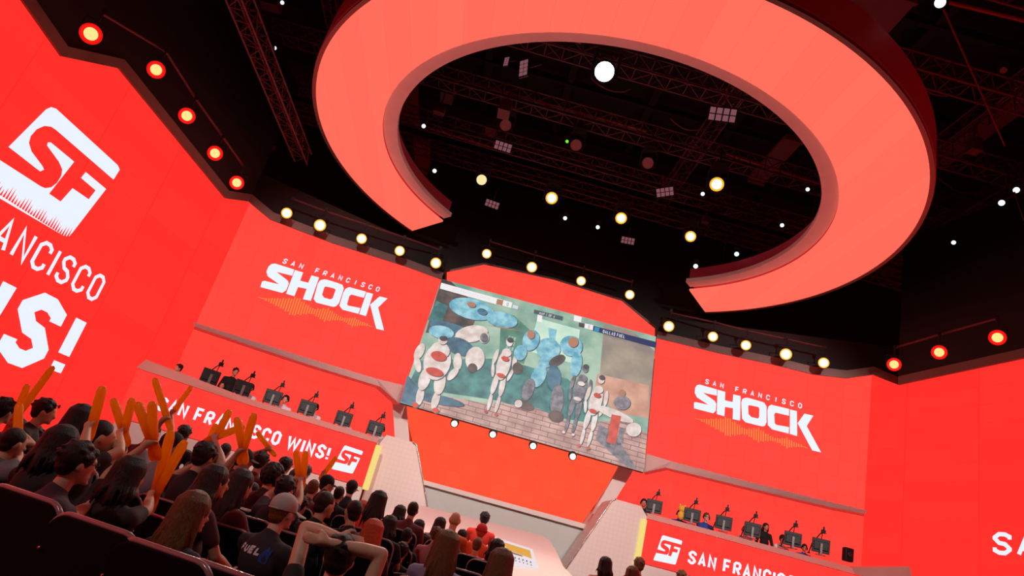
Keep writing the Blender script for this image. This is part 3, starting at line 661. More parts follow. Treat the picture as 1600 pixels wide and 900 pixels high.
# desk lettering: the left one crosses the bend, so letters are laid with the bend plane each stands on
def dtext(par, s, pl2, a, b, top, gwf=.72, wtf=.17):
    n = adv(s)-.2; x_ = 0; ax = np.array(a, float); bx = np.array(b, float); A0 = pl2(0).hit(*a, .02); zb_ = None
    mb = MB()
    for i, ch in enumerate(s):
        t0 = x_/n; t1 = (x_+1)/n; x_ += ADV.get(ch, 1)
        if ch == ' ': continue
        q0 = ax+(bx-ax)*t0; q1 = ax+(bx-ax)*t1; pl = pl2((t0+t1)/2)
        A = pl.hit(*q0, .02); B = pl.hit(*q1, .02); T = pl.hit(q0[0]+top[0], q0[1]+top[1], .02); ex = Vector((B.x-A.x, B.y-A.y, 0)); cell = ex.length; ex.normalize()
        text(mb, ch, A, ex, UPZ, cell, cell*gwf, T.z-A.z, cell*wtf, M['white'])
    mb.build('lettering', None, par)
dtext(dlp, 'SAN FRANCISCO WINS!', lambda t: D1b if t < .525 else D1, (243, 640), (511, 720), (5.5, -22), .8, .25)
dtext(drp, 'SAN FRANCISCO WINS!', lambda t: DR, (1074, 880), (1330, 944), (2.2, -21), .8, .25)
# platforms the players sit on
mb = MB(); mb.prism([(-11.5, 19.1, 0), (-4.4, 21.6, 0), (-4.4, 24.3, 0), (-11.5, 21.5, 0)], (0, 0, 1.22)); struct('stage_platform_left', mb, M['black'])
mb = MB(); mb.prism([(10.6, 20.3, 0), (4.4, 21.8, 0), (4.4, 23.2, 0), (10.6, 20.6, 0)], (0, 0, 1.22)); struct('stage_platform_right', mb, M['black'])

# ---------------------------------------------------------------- monitors and arms on the desks
def make_monitor(i):
    o = empty('monitor', (0, 0, 0), None, None)
    mb = MB(); mb.box((0, 0, .27), (.245, .02, .2)); mb.box((0, -.03, .27), (.2, .025, .12)); local(o, mb, 'housing', M['monitor'], bevel=.012)
    mb = MB(); mb.box((0, -.075, .17), (.035, .02, .17)); mb.box((0, -.03, .008), (.14, .1, .008)); local(o, mb, 'stand', M['monitorstand'], bevel=.006)
    mb = MB(); mb.face([(-.23, .0215, .09), (.23, .0215, .09), (.23, .0215, .45), (-.23, .0215, .45)]); local(o, mb, 'display', flat('display', '#8090a8', .5))
    return o
def make_boom(i):
    o = empty('boom_camera', (0, 0, 0), None, None)
    mb = MB(); mb.tube([(-.28, 0, 0), (-.2, 0, .3), (0, .0, .62), (.06, 0, .66)], .016, 6); mb.lathe([(.001, 0), (.05, 0), (.05, .02), (.001, .02)], (-.28, 0, 0)); local(o, mb, 'arm', M['blackgloss'])
    mb = MB(); mb.tube([(.0, 0, .0), (.03, 0, .35), (.06, 0, .66)], .012, 6); local(o, mb, 'cable', M['black'])
    mb = MB(); mb.box((.08, 0, .7), (.055, .06, .05)); mb.tube([(.08, .05, .7), (.08, .11, .7)], .035, 10); mb.box((.09, 0, .79), (.02, .02, .05)); mb.box((.13, 0, .66), (.04, .012, .01)); local(o, mb, 'camera_head', M['blackgloss'])
    return o
mon0 = make_monitor(0); boom0 = make_boom(0); used = [False, False]
ordn = ['first', 'second', 'third', 'fourth', 'fifth', 'sixth']
def ondesk(px, py, pts, dep=.45):
    i = 0; best = None
    for k in range(len(pts)-1):
        pl = vplane(pts[k], pts[k+1]); h = pl.hit(px, py, -dep); u = (h-pts[k]).dot((pts[k+1]-pts[k]).normalized())/(pts[k+1]-pts[k]).length
        if best is None or abs(u-.5) < best[0]: best = (abs(u-.5), h, math.atan2(*(pts[k+1]-pts[k]).yx))
    return best[1], best[2]
LM = [(322, 604), (374, 619), (421, 635), (475.5, 650), (532.5, 667), (582.5, 682)]
RM = [(1020, 804), (1080, 816), (1129, 831), (1174, 843), (1237, 862), (1281, 874)]
for side, lst, pts in (('left', LM, LD), ('right', RM, RD)):
    for i, (x, y) in enumerate(lst):
        p, a = ondesk(x, y, pts, .4)
        if side == 'left': a += math.pi
        w = ordn[i]+' from the '+('outer' if side == 'left' else 'inner')+' end'
        for k, (src, nm) in enumerate(((mon0, 'black monitor seen from behind'), (boom0, 'small camera on a black boom arm'))):
            o = src if not used[k] else copy_tree(src); used[k] = True
            o.location = (p.x, p.y, DZ+.19) if k == 0 else (p.x+.02, p.y+.12, DZ+.19); o.rotation_euler = (0, 0, a); o.scale = (1, 1, 1)
            tag(o, nm+' on the '+side+' desk, '+w, 'monitor' if k == 0 else 'camera', 'monitors on the player desks' if k == 0 else 'boom cameras on the player desks')
# small black loudspeaker at the far end of the right desk
p = DR.hit(1324, 878, -.3); o = empty('desk_speaker', (p.x, p.y, DZ+.19), 'small black box at the outer end of the right player desk', 'speaker')
mb = MB(); mb.box((0, 0, .19), (.13, .1, .19)); local(o, mb, 'cabinet', M['blackgloss'], bevel=.03); mb = MB(); mb.lathe([(.001, 0), (.07, 0), (.08, .01), (.05, .015), (.001, .005)], (0, -.1, .2), (0, -1, 0)); local(o, mb, 'driver', M['monitor'])

# ---------------------------------------------------------------- the hanging ring
RC = Vector((0, 17.01, 9.93)); R1, R2 = 8.355, 6.38
def cp(r, a, z): return Vector((RC.x+r*math.sin(a), RC.y+r*math.cos(a), z))
def az_of(px, py): v = P(px, py, z=9.93)-RC; return math.atan2(v.x, v.y)
aL = az_of(644.4, 361); aR = az_of(1102, 488.4); aLi = az_of(699, 344); aRi = az_of(1071, 446)
ring = empty('hanging_ring', RC, 'huge C shaped glowing coral ring hung over the stage, open towards the screen', 'ceiling ring')
NS = 140
def sector(r0, r1, z0, z1, name, m, cap=True, za=None):
    mb = MB(); v = []; f = []
    for i in range(NS+1):
        t = i/NS
        def ang(r):
            k = (R1-r)/(R1-5.95); a0 = aR*(1-k)+aRi*k; a1 = (aL*(1-k)+aLi*k)
            a1 = a1+2*math.pi if a1 < a0 else a1
            return a0+(a1-a0)*t
        for r, z in ((r0, z0), (r1, z0 if za is None else za), (r1, z1), (r0, z1)): v.append(cp(r, ang(r), z))
    for i in range(NS):
        for j in range(4): f.append((i*4+j, i*4+(j+1) % 4, i*4+4+(j+1) % 4, i*4+4+j))
    f += [(0, 1, 2, 3), (NS*4+3, NS*4+2, NS*4+1, NS*4)]
    mb.add(v, f, None, False); return mb.build(name, m, ring, fixn=True)
sector(R2, R1-.10, 9.93, 9.99, 'light_panel', M['ring'])
sector(R1-.10, R1, 9.91, 10.0, 'outer_lip', M['trim'])
sector(R1-.06, R1+.02, 10.0, 10.85, 'outer_side', M['ringside'])
sector(5.98, R2, 10.06, 10.2, 'inner_bezel', M['bezel'], za=10.06)
sector(6.2, R2+.4, 10.2, 10.7, 'inner_side', M['ringside'])
sector(6.3, R1-.05, 10.7, 10.84, 'top_deck', M['black'])
for i in range(10):
    a = aR+.12+(2*math.pi-(aR-aL)-.24)*i/9; mb = MB(); p0 = cp(7.3, a, 10.84); mb.tube([p0, p0+Vector((0, 0, 2.0))], .015, 5)
    mb.build('suspension_cable', M['truss'], ring)

# ---------------------------------------------------------------- lamps
def make_par(rim, col, energy=0, spot=None):
    o = empty('par_lamp', (0, 0, 0), None, None)            # faces -Y
    mb = MB(); mb.lathe([(.02, .34), (.12, .33), (.155, .2), (.17, .03), (.185, 0), (.172, 0), (.165, .02)], (0, 0, 0), (0, 1, 0), 20); local(o, mb, 'housing', M['black'])
    mb = MB(); mb.lathe([(.001, .012), (.125 if rim is M['lampring'] else .118, .012)], (0, 0, 0), (0, 1, 0), 20); local(o, mb, 'lens', M['lampcore' if rim is M['lampring'] else 'lampyel'])
    mb = MB(); mb.lathe([(.112, .013), (.17, .02)] if rim is M['lampring'] else [(.112, .013), (.155, .012), (.185, -.004), (.19, .02)], (0, 0, 0), (0, 1, 0), 20); local(o, mb, 'glow_rim', rim)  # emissive rim stands in for the glow around the lens
    mb = MB(); mb.tube([(-.2, .12, 0), (-.2, .12, .26), (.2, .12, .26), (.2, .12, 0)], .014, 6); mb.tube([(0, .12, .26), (0, .12, .52)], .02, 6); mb.box((0, .12, .5), (.04, .05, .05)); local(o, mb, 'yoke', M['black'])
    return o
def lampat(src, p, label, group, s=1.0, aim=None, cat='stage lamp'):
    o = copy_tree(src); o.location = p; d = (aim or CAM)-p; o.rotation_euler = (0, 0, math.atan2(d.x, -d.y)); o.scale = (s, s, s)
    e = math.atan2(-d.z, math.hypot(d.x, d.y)); o.rotation_euler = (e, 0, math.atan2(d.x, -d.y)); tag(o, label, cat, group); return o
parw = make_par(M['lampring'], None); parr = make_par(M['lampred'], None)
WARM = [(448, 333), (500, 352), (565, 373), (624.5, 392), (681, 411), (760.5, 396.5), (831, 417.5), (908, 439), (984, 460.5), (1045, 510), (1114, 526), (1165.5, 539.5), (1228, 553.5), (1287, 567)]
wpos = ['above the left wall, nearest the side wall', 'above the left wall, second from the side wall', 'above the left wall, third from the side wall', 'above the left wall, second from the screen', 'at the upper left corner of the screen',
        'above the screen, leftmost of four', 'above the screen, second of four', 'above the screen, third of four', 'above the screen, rightmost of four', 'at the upper right corner of the screen', 'above the right wall, second from the screen',
        'above the right wall, third from the screen', 'above the right wall, second from the side wall', 'above the right wall, nearest the side wall']
for i, (x, y) in enumerate(WARM):
    pl = UL if i < 5 else (UR if i > 8 else Plane(0, 22.6, 0)); p = pl.hit(x, y, .75)
    if i in (4, 9): p = P(x, y, y=21.6)
    big = 1.12 if i in (1, 4, 6, 9, 12) else 1.0
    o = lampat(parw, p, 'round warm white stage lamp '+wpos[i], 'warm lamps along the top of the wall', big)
    if i in (1, 4, 6, 9, 12):
        l = D.lights.new('beam', 'SPOT'); l.energy = 520; l.spot_size = R(70); l.spot_blend = .6; l.color = (1, .82, .6); l.shadow_soft_size = .2
        lo_ = D.objects.new('beam', l); C.objects.link(lo_); lo_.location = p+Vector((0, -.4, 0)); d = Vector((-1+p.x*.2, 9, -.6))-p; lo_.rotation_euler = d.to_track_quat('-Z', 'Y').to_euler()
        lo_.parent = o; lo_.matrix_parent_inverse = parent_inv(o)
RED = [(142, 53), (244, 109), (292, 181), (336, 239.5), (370, 285.5), (1397, 569.5), (1467.5, 550.5), (1558.5, 527.5)]
rpos = ['over the left side wall, nearest of five', 'over the left side wall, second nearest of five', 'over the left side wall, middle of five', 'over the left side wall, second farthest of five', 'over the left side wall, farthest of five',
        'over the right side wall, farthest of three', 'over the right side wall, middle of three', 'over the right side wall, nearest of three']
for i, (x, y) in enumerate(RED):
    p = (PL if i < 5 else PR).hit(x, y, 1.0); lampat(parr, p, 'round red haloed stage lamp '+rpos[i], 'red lamps along the side walls', 1.0 if i != 0 else 1.05)
# pipes these lamps hang from
def pipe(name, pts, label, cat='pipe'):
    mb = MB(); mb.tube(pts, .03, 8); o = mb.build(name, M['truss']); tag(o, label, cat); return o
up5 = Vector((0, 0, .52))
pipe('lighting_pipe', [UL.hit(x, y, .65)+up5 for x, y in WARM[:4]]+[P(681, 411, y=21.72)+up5], 'thin dark pipe carrying the warm lamps above the left wall')
pipe('lighting_pipe', [P(1045, 510, y=21.72)+up5]+[UR.hit(x, y, .65)+up5 for x, y in WARM[10:]], 'thin dark pipe carrying the warm lamps above the right wall')
pipe('lighting_pipe', [Plane(0, 22.7, 0).hit(x, y)+up5 for x, y in WARM[5:9]], 'thin dark pipe carrying the four lamps above the screen')
pipe('lighting_pipe', [PL.hit(x, y, .95)+up5 for x, y in RED[:5]], 'thin dark pipe carrying the red lamps over the left side wall')
pipe('lighting_pipe', [PR.hit(x, y, .95)+up5 for x, y in RED[5:]], 'thin dark pipe carrying the red lamps over the right side wall')
for s_ in (parw, parr):
    for ch in list(s_.children): D.objects.remove(ch)
    D.objects.remove(s_)

# moving heads in the dark rig
def make_head(lens, r=.16):
    o = empty('moving_head_lamp', (0, 0, 0), None, None)
    mb = MB(); mb.lathe([(.03, .42), (.13, .4), (.17, .26), (.17, .1), (r+.03, .02), (r+.035, 0), (r, 0), (r, .02)], (0, 0, 0), (0, 1, 0), 20); local(o, mb, 'head', M['blackgloss'])
    k = .74 if lens is M['lampcore'] else 1
    mb = MB(); mb.lathe([(.001, .008), (r*k, .012)], (0, 0, 0), (0, 1, 0), 20); local(o, mb, 'lens', lens)
    if k < 1: mb = MB(); mb.lathe([(r*k-.004, .010), (r, .014)], (0, 0, 0), (0, 1, 0), 20); local(o, mb, 'glow_rim', M['lampring'])  # golden ring puts the lamp's glow into a wider rim
    mb = MB(); mb.box((-.21, .2, .1), (.025, .07, .2)); mb.box((.21, .2, .1), (.025, .07, .2)); mb.box((0, .2, .3), (.23, .08, .03)); local(o, mb, 'yoke', M['black'], bevel=.01)
    mb = MB(); mb.box((0, .2, .42), (.2, .14, .09)); mb.tube([(0, .2, .5), (0, .2, .8)], .025, 6); local(o, mb, 'base', M['black'], bevel=.015)
    return o
HD = [  # px, py, radius px, z, lens, label
 (944.5, 112, 15, 12.0, 'lampblue', 'blazing white spotlight, by far the brightest lamp, inside the ring'),
 (862, 309.5, 9.5, 11.6, 'lampcore', 'glowing warm lamp inside the ring, lower left of the lit group'),
 (970.5, 341, 9, 11.2, 'lampcore', 'glowing warm lamp inside the ring, lowest in the middle'),
 (1120, 288, 11, 11.4, 'lampcore', 'glowing warm lamp inside the ring, large and to the right'),
 (1079, 369.5, 8.5, 11.0, 'lampcore', 'glowing warm lamp just inside the ring opening at the right'),
 (752.5, 281, 8, 11.8, 'lampcream', 'dim cream lamp with a dotted lens, inside the ring at the left'),
 (790, 196, 9, 12.2, 'lensgrey', 'unlit dull pink round lamp inside the ring, left one'),
 (900, 227, 9, 12.0, 'lensgrey', 'unlit dull pink round lamp inside the ring, under the brightest spotlight'),
 (1012, 255, 9, 12.0, 'lensgrey', 'unlit dull pink round lamp inside the ring, right one'),
 (1469, 4, 8, 12.0, 'lampsmall', 'small cold white lamp at the top right corner of the picture'),
 (1565, 317, 4.5, 12.0, 'lampsmall', 'small cold white lamp right of the ring, lower one of the near pair'),
 (1588, 297, 4.5, 12.2, 'lampsmall', 'small cold white lamp at the right edge, upper one of the near pair'),
 (1568, 110, 5, 12.4, 'lensgrey', 'unlit ring lensed lamp high on the right'),
 (1087, 416, 3.5, 10.6, 'lampsmall', 'tiny cold white lamp beside the right tip of the ring'),
 (1151, 397, 3.5, 10.9, 'lampsmall', 'tiny cold white lamp just above the right arm of the ring'),
 (886, 221, 2.5, 12.0, 'lampgreen', 'tiny green light beside an unlit lamp inside the ring'),
 (1490, 379, 3.2, 11.4, 'lampsmall', 'tiny cold white lamp below the right side of the ring'),
 (662, 197, 3.2, 12.3, 'lampsmall', 'tiny glinting lamp inside the ring near its left edge'),
 (679, 267, 3.2, 12.0, 'lampsmall', 'tiny glinting lamp inside the ring above its left tip'),
 (441, 4, 3, 12.4, 'lampsmall', 'tiny glinting lamp at the top edge left of the ring'),
 (429, 75, 3, 12.4, 'lampsmall', 'tiny glinting lamp left of the ring, upper'),
 (446, 160, 3, 12.2, 'lampsmall', 'tiny glinting lamp left of the ring, lower'),
 (1262, 296, 3, 11.5, 'lampsmall', 'tiny glinting lamp inside the ring near its right edge'),
 (1098, 303, 3, 11.6, 'lampsmall', 'tiny glinting lamp left of the large warm lamp'),
 (934, 355, 3, 11.3, 'lampsmall', 'tiny glinting lamp between two warm lamps inside the ring'),
 (883, 341, 3, 11.3, 'lampsmall', 'tiny glinting lamp below the lower left warm lamp'),
 (1222, 352, 3, 11.2, 'lampsmall', 'tiny glinting lamp close above the right arm of the ring'),
]
protos = {}
for px, py, rp, z, lens, lab in HD:
    if lens not in protos: protos[lens] = make_head(M[lens])
    p = P(px, py, z=z); s = rp*(p-CAM).dot(_fw)/F/.16
    o = lampat(protos[lens], p, lab, 'lamps in the ceiling rig', s)
    if lens in ('lampblue', 'lampcore'):
        l = D.lights.new('beam', 'SPOT'); l.energy = 1500 if lens == 'lampblue' else 160; l.spot_size = R(80); l.spot_blend = .7; l.color = (.92, .95, 1) if lens == 'lampblue' else (1, .8, .55); l.shadow_soft_size = .25
        lo_ = D.objects.new('beam', l); C.objects.link(lo_); d = (Vector((-3, 7, -1))-p) if lens == 'lampblue' else Vector((0, 8, -1))-p
        lo_.location = p+d.normalized()*.3; lo_.rotation_euler = d.to_track_quat('-Z', 'Y').to_euler(); lo_.parent = o; lo_.matrix_parent_inverse = parent_inv(o)
for s_ in protos.values():
    for ch in list(s_.children): D.objects.remove(ch)
    D.objects.remove(s_)
# unseen wash lamps added out of view to brighten the stage and crowd
for i, (x, y, z, tx, ty, tz, en) in enumerate([(-6, 4, 9, -4, 21.5, 1.5, 4900), (6, 4, 9, 4, 21.5, 1.5, 4900), (0, 4.5, 9.2, 0, 20.5, 1.2, 3300), (-8, -2, 8, -2, 4.2, -.3, 800), (5, -2, 9, 0, 9, -.5, 350)]):
    p = Vector((x, y, z)); o = make_head(M['lampcore']); o.name = 'moving_head_lamp'; o.location = p; d = Vector((tx, ty, tz))-p; o.rotation_euler = (math.atan2(-d.z, math.hypot(d.x, d.y)), 0, math.atan2(d.x, -d.y))
    tag(o, 'added unseen wash lamp over the audience '+['on the left', 'on the right', 'in the middle', 'behind on the left', 'behind on the right'][i], 'stage lamp', 'lamps in the ceiling rig')
    l = D.lights.new('beam', 'SPOT'); l.energy = en; l.spot_size = R(60); l.spot_blend = .6; l.color = (1, .9, .84); l.shadow_soft_size = .3
    lo_ = D.objects.new('beam', l); C.objects.link(lo_); lo_.location = p+d.normalized()*.3; lo_.rotation_euler = d.to_track_quat('-Z', 'Y').to_euler(); lo_.parent = o; lo_.matrix_parent_inverse = parent_inv(o)

# four-cell blinders
def make_blinder(n=4, rows=1):
    o = empty('blinder_lamp', (0, 0, 0), None, None); w = .2
    for i in range(n):
        for j in range(2):
            mb = MB(); mb.box(((i-(n-1)/2)*w, 0, (j-.5)*w), (.08, .01, .085)); local(o, mb, 'cell', M['blinder'])
    mb = MB(); mb.box((0, .07, 0), (n*w/2+.03, .05, w+.03)); local(o, mb, 'housing', M['black'], bevel=.01); mb = MB(); mb.tube([(0, .1, .2), (0, .1, .8)], .02, 6); local(o, mb, 'hanger', M['truss']); return o
bl = make_blinder()
for i, (x, y, s, lab) in enumerate([(786, 229, 1.0, 'inside the ring under the left unlit lamp'), (1129, 179, 1.25, 'inside the ring at the upper right'), (1039, 300, 1.0, 'inside the ring near the middle'), (981, 376, .9, 'inside the ring below the middle warm lamp'), (769, 319, .95, 'inside the ring below the dotted cream lamp'), (818, 106, .9, 'inside the ring at the upper left'), (791, 96, .5, 'smallest, inside the ring at the top left')]):
    p = P(x, y, z=12.0-.0*i); o = bl if i == 0 else copy_tree(bl); d = CAM-p; o.location = p; o.rotation_euler = (math.atan2(-d.z, math.hypot(d.x, d.y)), [0, .05, -.35, 0, .05, 1.4, 1.5][i], math.atan2(d.x, -d.y)); o.scale = (s*.72,)*3
    tag(o, 'bank of square dull pink lamp cells '+lab, 'blinder lamp', 'blinder lamps in the rig')

# ---------------------------------------------------------------- trusses, ducts, cables in the roof
def truss(a, b, w=.5, label='', m=None):
    a = Vector(a); b = Vector(b); d = (b-a); L = d.length; d.normalize(); s = d.cross(UPZ).normalized()*w/2; u = UPZ*w/2
    o = empty('lighting_truss', a, label, 'truss', 'box trusses in the roof'); cs = [(s+u), (s-u), (-s-u), (-s+u)]
    for c in cs: mb = MB(); mb.tube([a+c, b+c], .03, 5, cap=True); mb.build('chord', m or M['truss'], o)
    mb = MB(); n = max(2, int(L/w)); 
    for i in range(n):
        p0 = a+d*L*i/n; p1 = a+d*L*(i+1)/n
        for k in range(4):
            c0, c1 = cs[k], cs[(k+1) % 4]; mb.tube([p0+c0, p1+c1] if i % 2 else [p0+c1, p1+c0], .015, 4, cap=False); mb.tube([p0+c0, p0+c1], .015, 4, cap=False)
    mb.build('lacing', m or M['truss'], o); return o
k = 0
for y in (9.5, 12.2, 14.8, 17.6, 20.2, 22.0):
    k += 1; truss((-13, y, 12.9), (13, y, 12.9), .5, 'long dark box truss across the roof, %s from the audience side' % ordn[k-1])
for k, x in enumerate((-12.2, -9.2, 3.2, 9.4, 12.6)): truss((x, 5, 13.8), (x, 23, 13.8), .45, 'dark box truss running towards the stage, %s from the left' % ordn[k])
truss((-9.3, 10, 9.6), (-9.0, 19, 9.6), .4, 'low dark truss alongside the left wall lamps')
for i in range(9):
    a = P(*[(310, 80), (360, 190), (420, 250), (640, 160), (660, 240), (1300, 60), (1210, 250), (1540, 200), (1500, 420)][i], z=14.3)
    mb = MB(); w, l = [(.9, 1.7), (.8, 1.6), (.7, 1.5), (.35, 1.2), (.35, 1.1), (1.1, 1.8), (.3, 1.4), (.3, 2), (.4, 1.8)][i]; mb.box(a, (w, l, .06)); mb.box(a+Vector((0, l*.98, -.06)), (w, .05, .1)); mb.box(a+Vector((0, -l*.98, -.06)), (w, .05, .1))
    o = mb.build('ceiling_baffle', M['duct']); o.rotation_euler = (0, 0, 0); tag(o, 'dull maroon baffle panel in the dark roof, '+['nearest above the left wall', 'second above the left wall', 'third above the left wall', 'seen inside the ring at its left edge', 'seen inside the ring above its left tip', 'outside the ring at the upper right', 'seen inside the ring at its right', 'far right beside the white lamps', 'low at the far right'][i], 'baffle', 'baffle panels in the roof')
redpipe = mat('red_pipe', '#a04038', .5)
for i, (a, b, z) in enumerate([((745, 132), (1010, 205), 13.2), ((1135, 240), (1290, 290), 13), ((1480, 3), (1600, 32), 13.3), ((640, 190), (800, 240), 13.1), ((640, 262), (760, 300), 13.1)]):
    mb = MB(); mb.tube([P(*a, z=z), P(*b, z=z)], .05, 6); o = mb.build('roof_pipe', redpipe); tag(o, 'reddish pipe in the roof '+['inside the ring behind the brightest spotlight', 'inside the ring at its right', 'at the top right corner', 'inside the ring at its left', 'inside the ring above its left tip'][i], 'pipe', 'reddish pipes in the roof')
for i, (a, b, z) in enumerate([((1474, 14), (1570, 228), 12.4), ((1572, 118), (1590, 160), 12.4), ((1585, 300), (1600, 345), 12)]):
    p = P(*a, z=z); q = P(*b, z=z-.9); mb = MB(); mb.tube([p, q], .02, 6); o = mb.build('drop_pole', M['duct']); tag(o, 'thin pole hanging '+['from the cold white lamp at the top right', 'below the unlit ring lensed lamp', 'at the right edge of the picture'][i], 'pole')
rr = random.Random(11)
for i in range(26):
    x = rr.uniform(-11, 11); y = rr.uniform(9, 21); z = rr.choice((12.9, 12.9, 13.8)); mb = MB(); L = rr.uniform(.5, 2.2)
    if i % 2: mb.tube([(x, y, z), (x, y, z-L*.4)], .03, 6); mb.box((x, y, z-L*.4), (rr.uniform(.1, .3), rr.uniform(.1, .3), rr.uniform(.08, .2)))
    else: mb.tube([(x+L*t*rr.uniform(.9, 1.1), y, z-.5*math.sin(math.pi*t)*L*.4) for t in [0, .2, .4, .6, .8, 1]], .018, 5)
    o = mb.build('rig_box' if i % 2 else 'cable_swag', M['truss' if i % 2 else 'duct']); tag(o, 'dark box hanging in the roof rig' if i % 2 else 'dark cable sagging in the roof rig', 'rig box' if i % 2 else 'cable', 'dark boxes hanging in the rig' if i % 2 else 'sagging cables in the rig')

# ================================================================ PEOPLE
def remesh(mb, name, vox, m, smooth=4, fac=.5):
    me = mb.mesh(name, m); o = D.objects.new(name, me); C.objects.link(o)
    r = o.modifiers.new('r', 'REMESH'); r.mode = 'VOXEL'; r.voxel_size = vox; r.use_smooth_shade = True
    s = o.modifiers.new('s', 'SMOOTH'); s.factor = fac; s.iterations = smooth
    dg = bpy.context.evaluated_depsgraph_get(); out = D.meshes.new_from_object(o.evaluated_get(dg)); out.name = name
    D.objects.remove(o); D.meshes.remove(me)
    out.materials.clear(); out.materials.append(m); return out
V = Vector
def ik(S, T, l1, l2, bias):
    d = T-S; L = min(d.length, (l1+l2)*.985); dn = d.normalized(); T = S+dn*L
    x = (l1*l1-l2*l2+L*L)/(2*L); h = math.sqrt(max(0, l1*l1-x*x)); b = (bias-dn*bias.dot(dn)).normalized(); return S+dn*x+b*h, T
def hand(mb, W_, d, side, grip):
    """wrist W_, forearm direction d, side +1 right"""
    d = d.normalized(); pn = (V((0, 1, 0))-d*d.y); pn = pn.normalized() if pn.length > .1 else V((0, 0, -1)); t = d.cross(pn)*side
    c = W_+d*.05; mb.cap(W_, c, .024, .03, 8); mb.ell(c+d*.012, (.034, .016, .042), rot=Matrix((t, pn, d)).transposed(), n=10, k=6)
    for i, (o_, L) in enumerate(((-.027, .062), (-.009, .074), (.01, .07), (.028, .055))):
        a = W_+d*.085+t*o_; 
        if grip: b = a+d*.014+pn*.03; e = b-d*.032+pn*.016
        else: b = a+d*L*.5+pn*.008; e = b+d*L*.42+pn*.022
        mb.cap(a, b, .0095, .009, 6); mb.cap(b, e, .009, .0078, 6)
    a = W_+d*.03-t*.028; b = a+d*.03-t*.022+pn*.014; e = b+d*.024+(t*.018 if grip else V((0, 0, 0)))+pn*.012
    mb.cap(a, b, .012, .011, 6); mb.cap(b, e, .011, .009, 6)
    return c+d*.02+pn*.03
FIG = {}
def figure(sit=True, arms=(None, None), elbows=(None, None), vox=.012, sleeve=.6, grip=False, skin='skin', key=None, wide=1.0):
    """meshes of a person facing +Y, feet / seat base at the origin"""
    if key and key in FIG: return FIG[key]
    z0 = 0 if sit else .43; pv = V((0, 0, .52+z0)); hz = 1.24 if sit else 1.62; dz = hz-1.24
    ch = V((0, -.03, .88+dz)); hd = V((0, .02, 1.24+dz)); nb = V((0, -.025, 1.07+dz))
    if not sit: pv = V((0, 0, .93))
    body = MB(); shirt = MB(); tr = MB(); sh = []
    def torso(mb, g):
        mb.ell(ch+V((0, 0, .03)), ((.165+g)*wide, .112+g, .17+g)); mb.ell((ch+pv)/2+V((0, .01, 0)), ((.145+g)*wide, .105+g, .17+g)); mb.ell(pv, ((.165+g)*wide, .125+g, .12+g))
        for s in (-1, 1): mb.cap(V((.06*s, -.03, 1.0+dz)), V((.165*s*wide, -.03, .985+dz)), .06+g, .052+g, 10)
        mb.cap(ch+V((0, 0, .1)), nb+V((0, 0, -.01)), .085+g, .058+g, 10)
    torso(body, -.004); torso(shirt, .012)
    body.cap(nb-V((0, 0, .03)), hd-V((0, .01, .05)), .056, .05, 12)
    body.ell(hd, (.074, .093, .112), n=20, k=14); body.ell(hd+V((0, .032, -.06)), (.054, .056, .054)); body.cap(hd+V((0, .088, -.005)), hd+V((0, .106, -.032)), .011, .015, 8)
    body.ell(hd+V((0, .08, .028)), (.045, .016, .013)); body.ell(hd+V((0, .086, -.064)), (.024, .012, .009)); body.ell(hd+V((0, .078, -.096)), (.022, .02, .018))
    for s in (-1, 1): body.ell(hd+V((.077*s, -.004, -.012)), (.012, .021, .032), rot=Matrix.Rotation(-.35*s, 3, 'Z'))
    hands = []
    for i, s in enumerate((-1, 1)):
        S = V((.195*s*wide, -.03, .985+dz)); T = arms[i]
        if T is None: T = V((.11*s, .34, .66)) if sit else V((.27*s, .08, .82))
        if elbows[i] is not None: E_ = elbows[i]; Tt = T
        else: E_, Tt = ik(S, T, .29, .26, V((s*.8, -.25, -.7)) if T.z < 1.1+dz else V((s*1.0, .1, -.5)))
        body.cap(S, E_, .05, .04, 12); body.cap(E_, E_.lerp(Tt, .35), .04, .042, 10); body.cap(E_.lerp(Tt, .35), Tt, .042, .026, 12)
        hands.append((hand(body, Tt, Tt-E_, s, grip), (Tt-E_).normalized()))
        if sleeve <= 1: shirt.cap(S, S.lerp(E_, sleeve), .066, .06, 12)
        else: shirt.cap(S, E_, .062, .052, 12); shirt.cap(E_, E_.lerp(Tt, .9), .052, .038, 12)
    for s in (-1, 1):
        h = pv+V((.09*s, .02, -.02)); k = V((.12*s, .46, .5)) if sit else V((.1*s, .02, .5)); a = V((.12*s, .44, .09)) if sit else V((.11*s, -.02, .09))
        body.cap(h, k, .082, .052, 12); body.cap(k, a, .05, .034, 12); body.cap(a, a+V((0, .12, -.05)), .036, .03, 8)
        tr.cap(h, k, .096, .068, 12); tr.cap(k, a+V((0, 0, .0)), .066, .055, 12)
        f = MB(); f.cap(a+V((0, -.03, -.045)), a+V((0, .15, -.05)), .042, .038, 10); f.box(a+V((0, .05, -.08)), (.04, .12, .01)); sh.append(f)
    tr.ell(pv+V((0, 0, -.01)), (.178, .137, .12))
    out = dict(body=remesh(body, 'body', vox, M[skin], 4), shirt=remesh(shirt, 'shirt', max(vox, .013), cloth('#1a1418'), 6), trousers=remesh(tr, 'trousers', .018, M['denim'], 4),
               shoes=[f.mesh('shoe', M['blackgloss']) for f in sh], head=hd, hands=hands, hz=hz, sit=sit)
    if key: FIG[key] = out
    return out
HAIR = {}
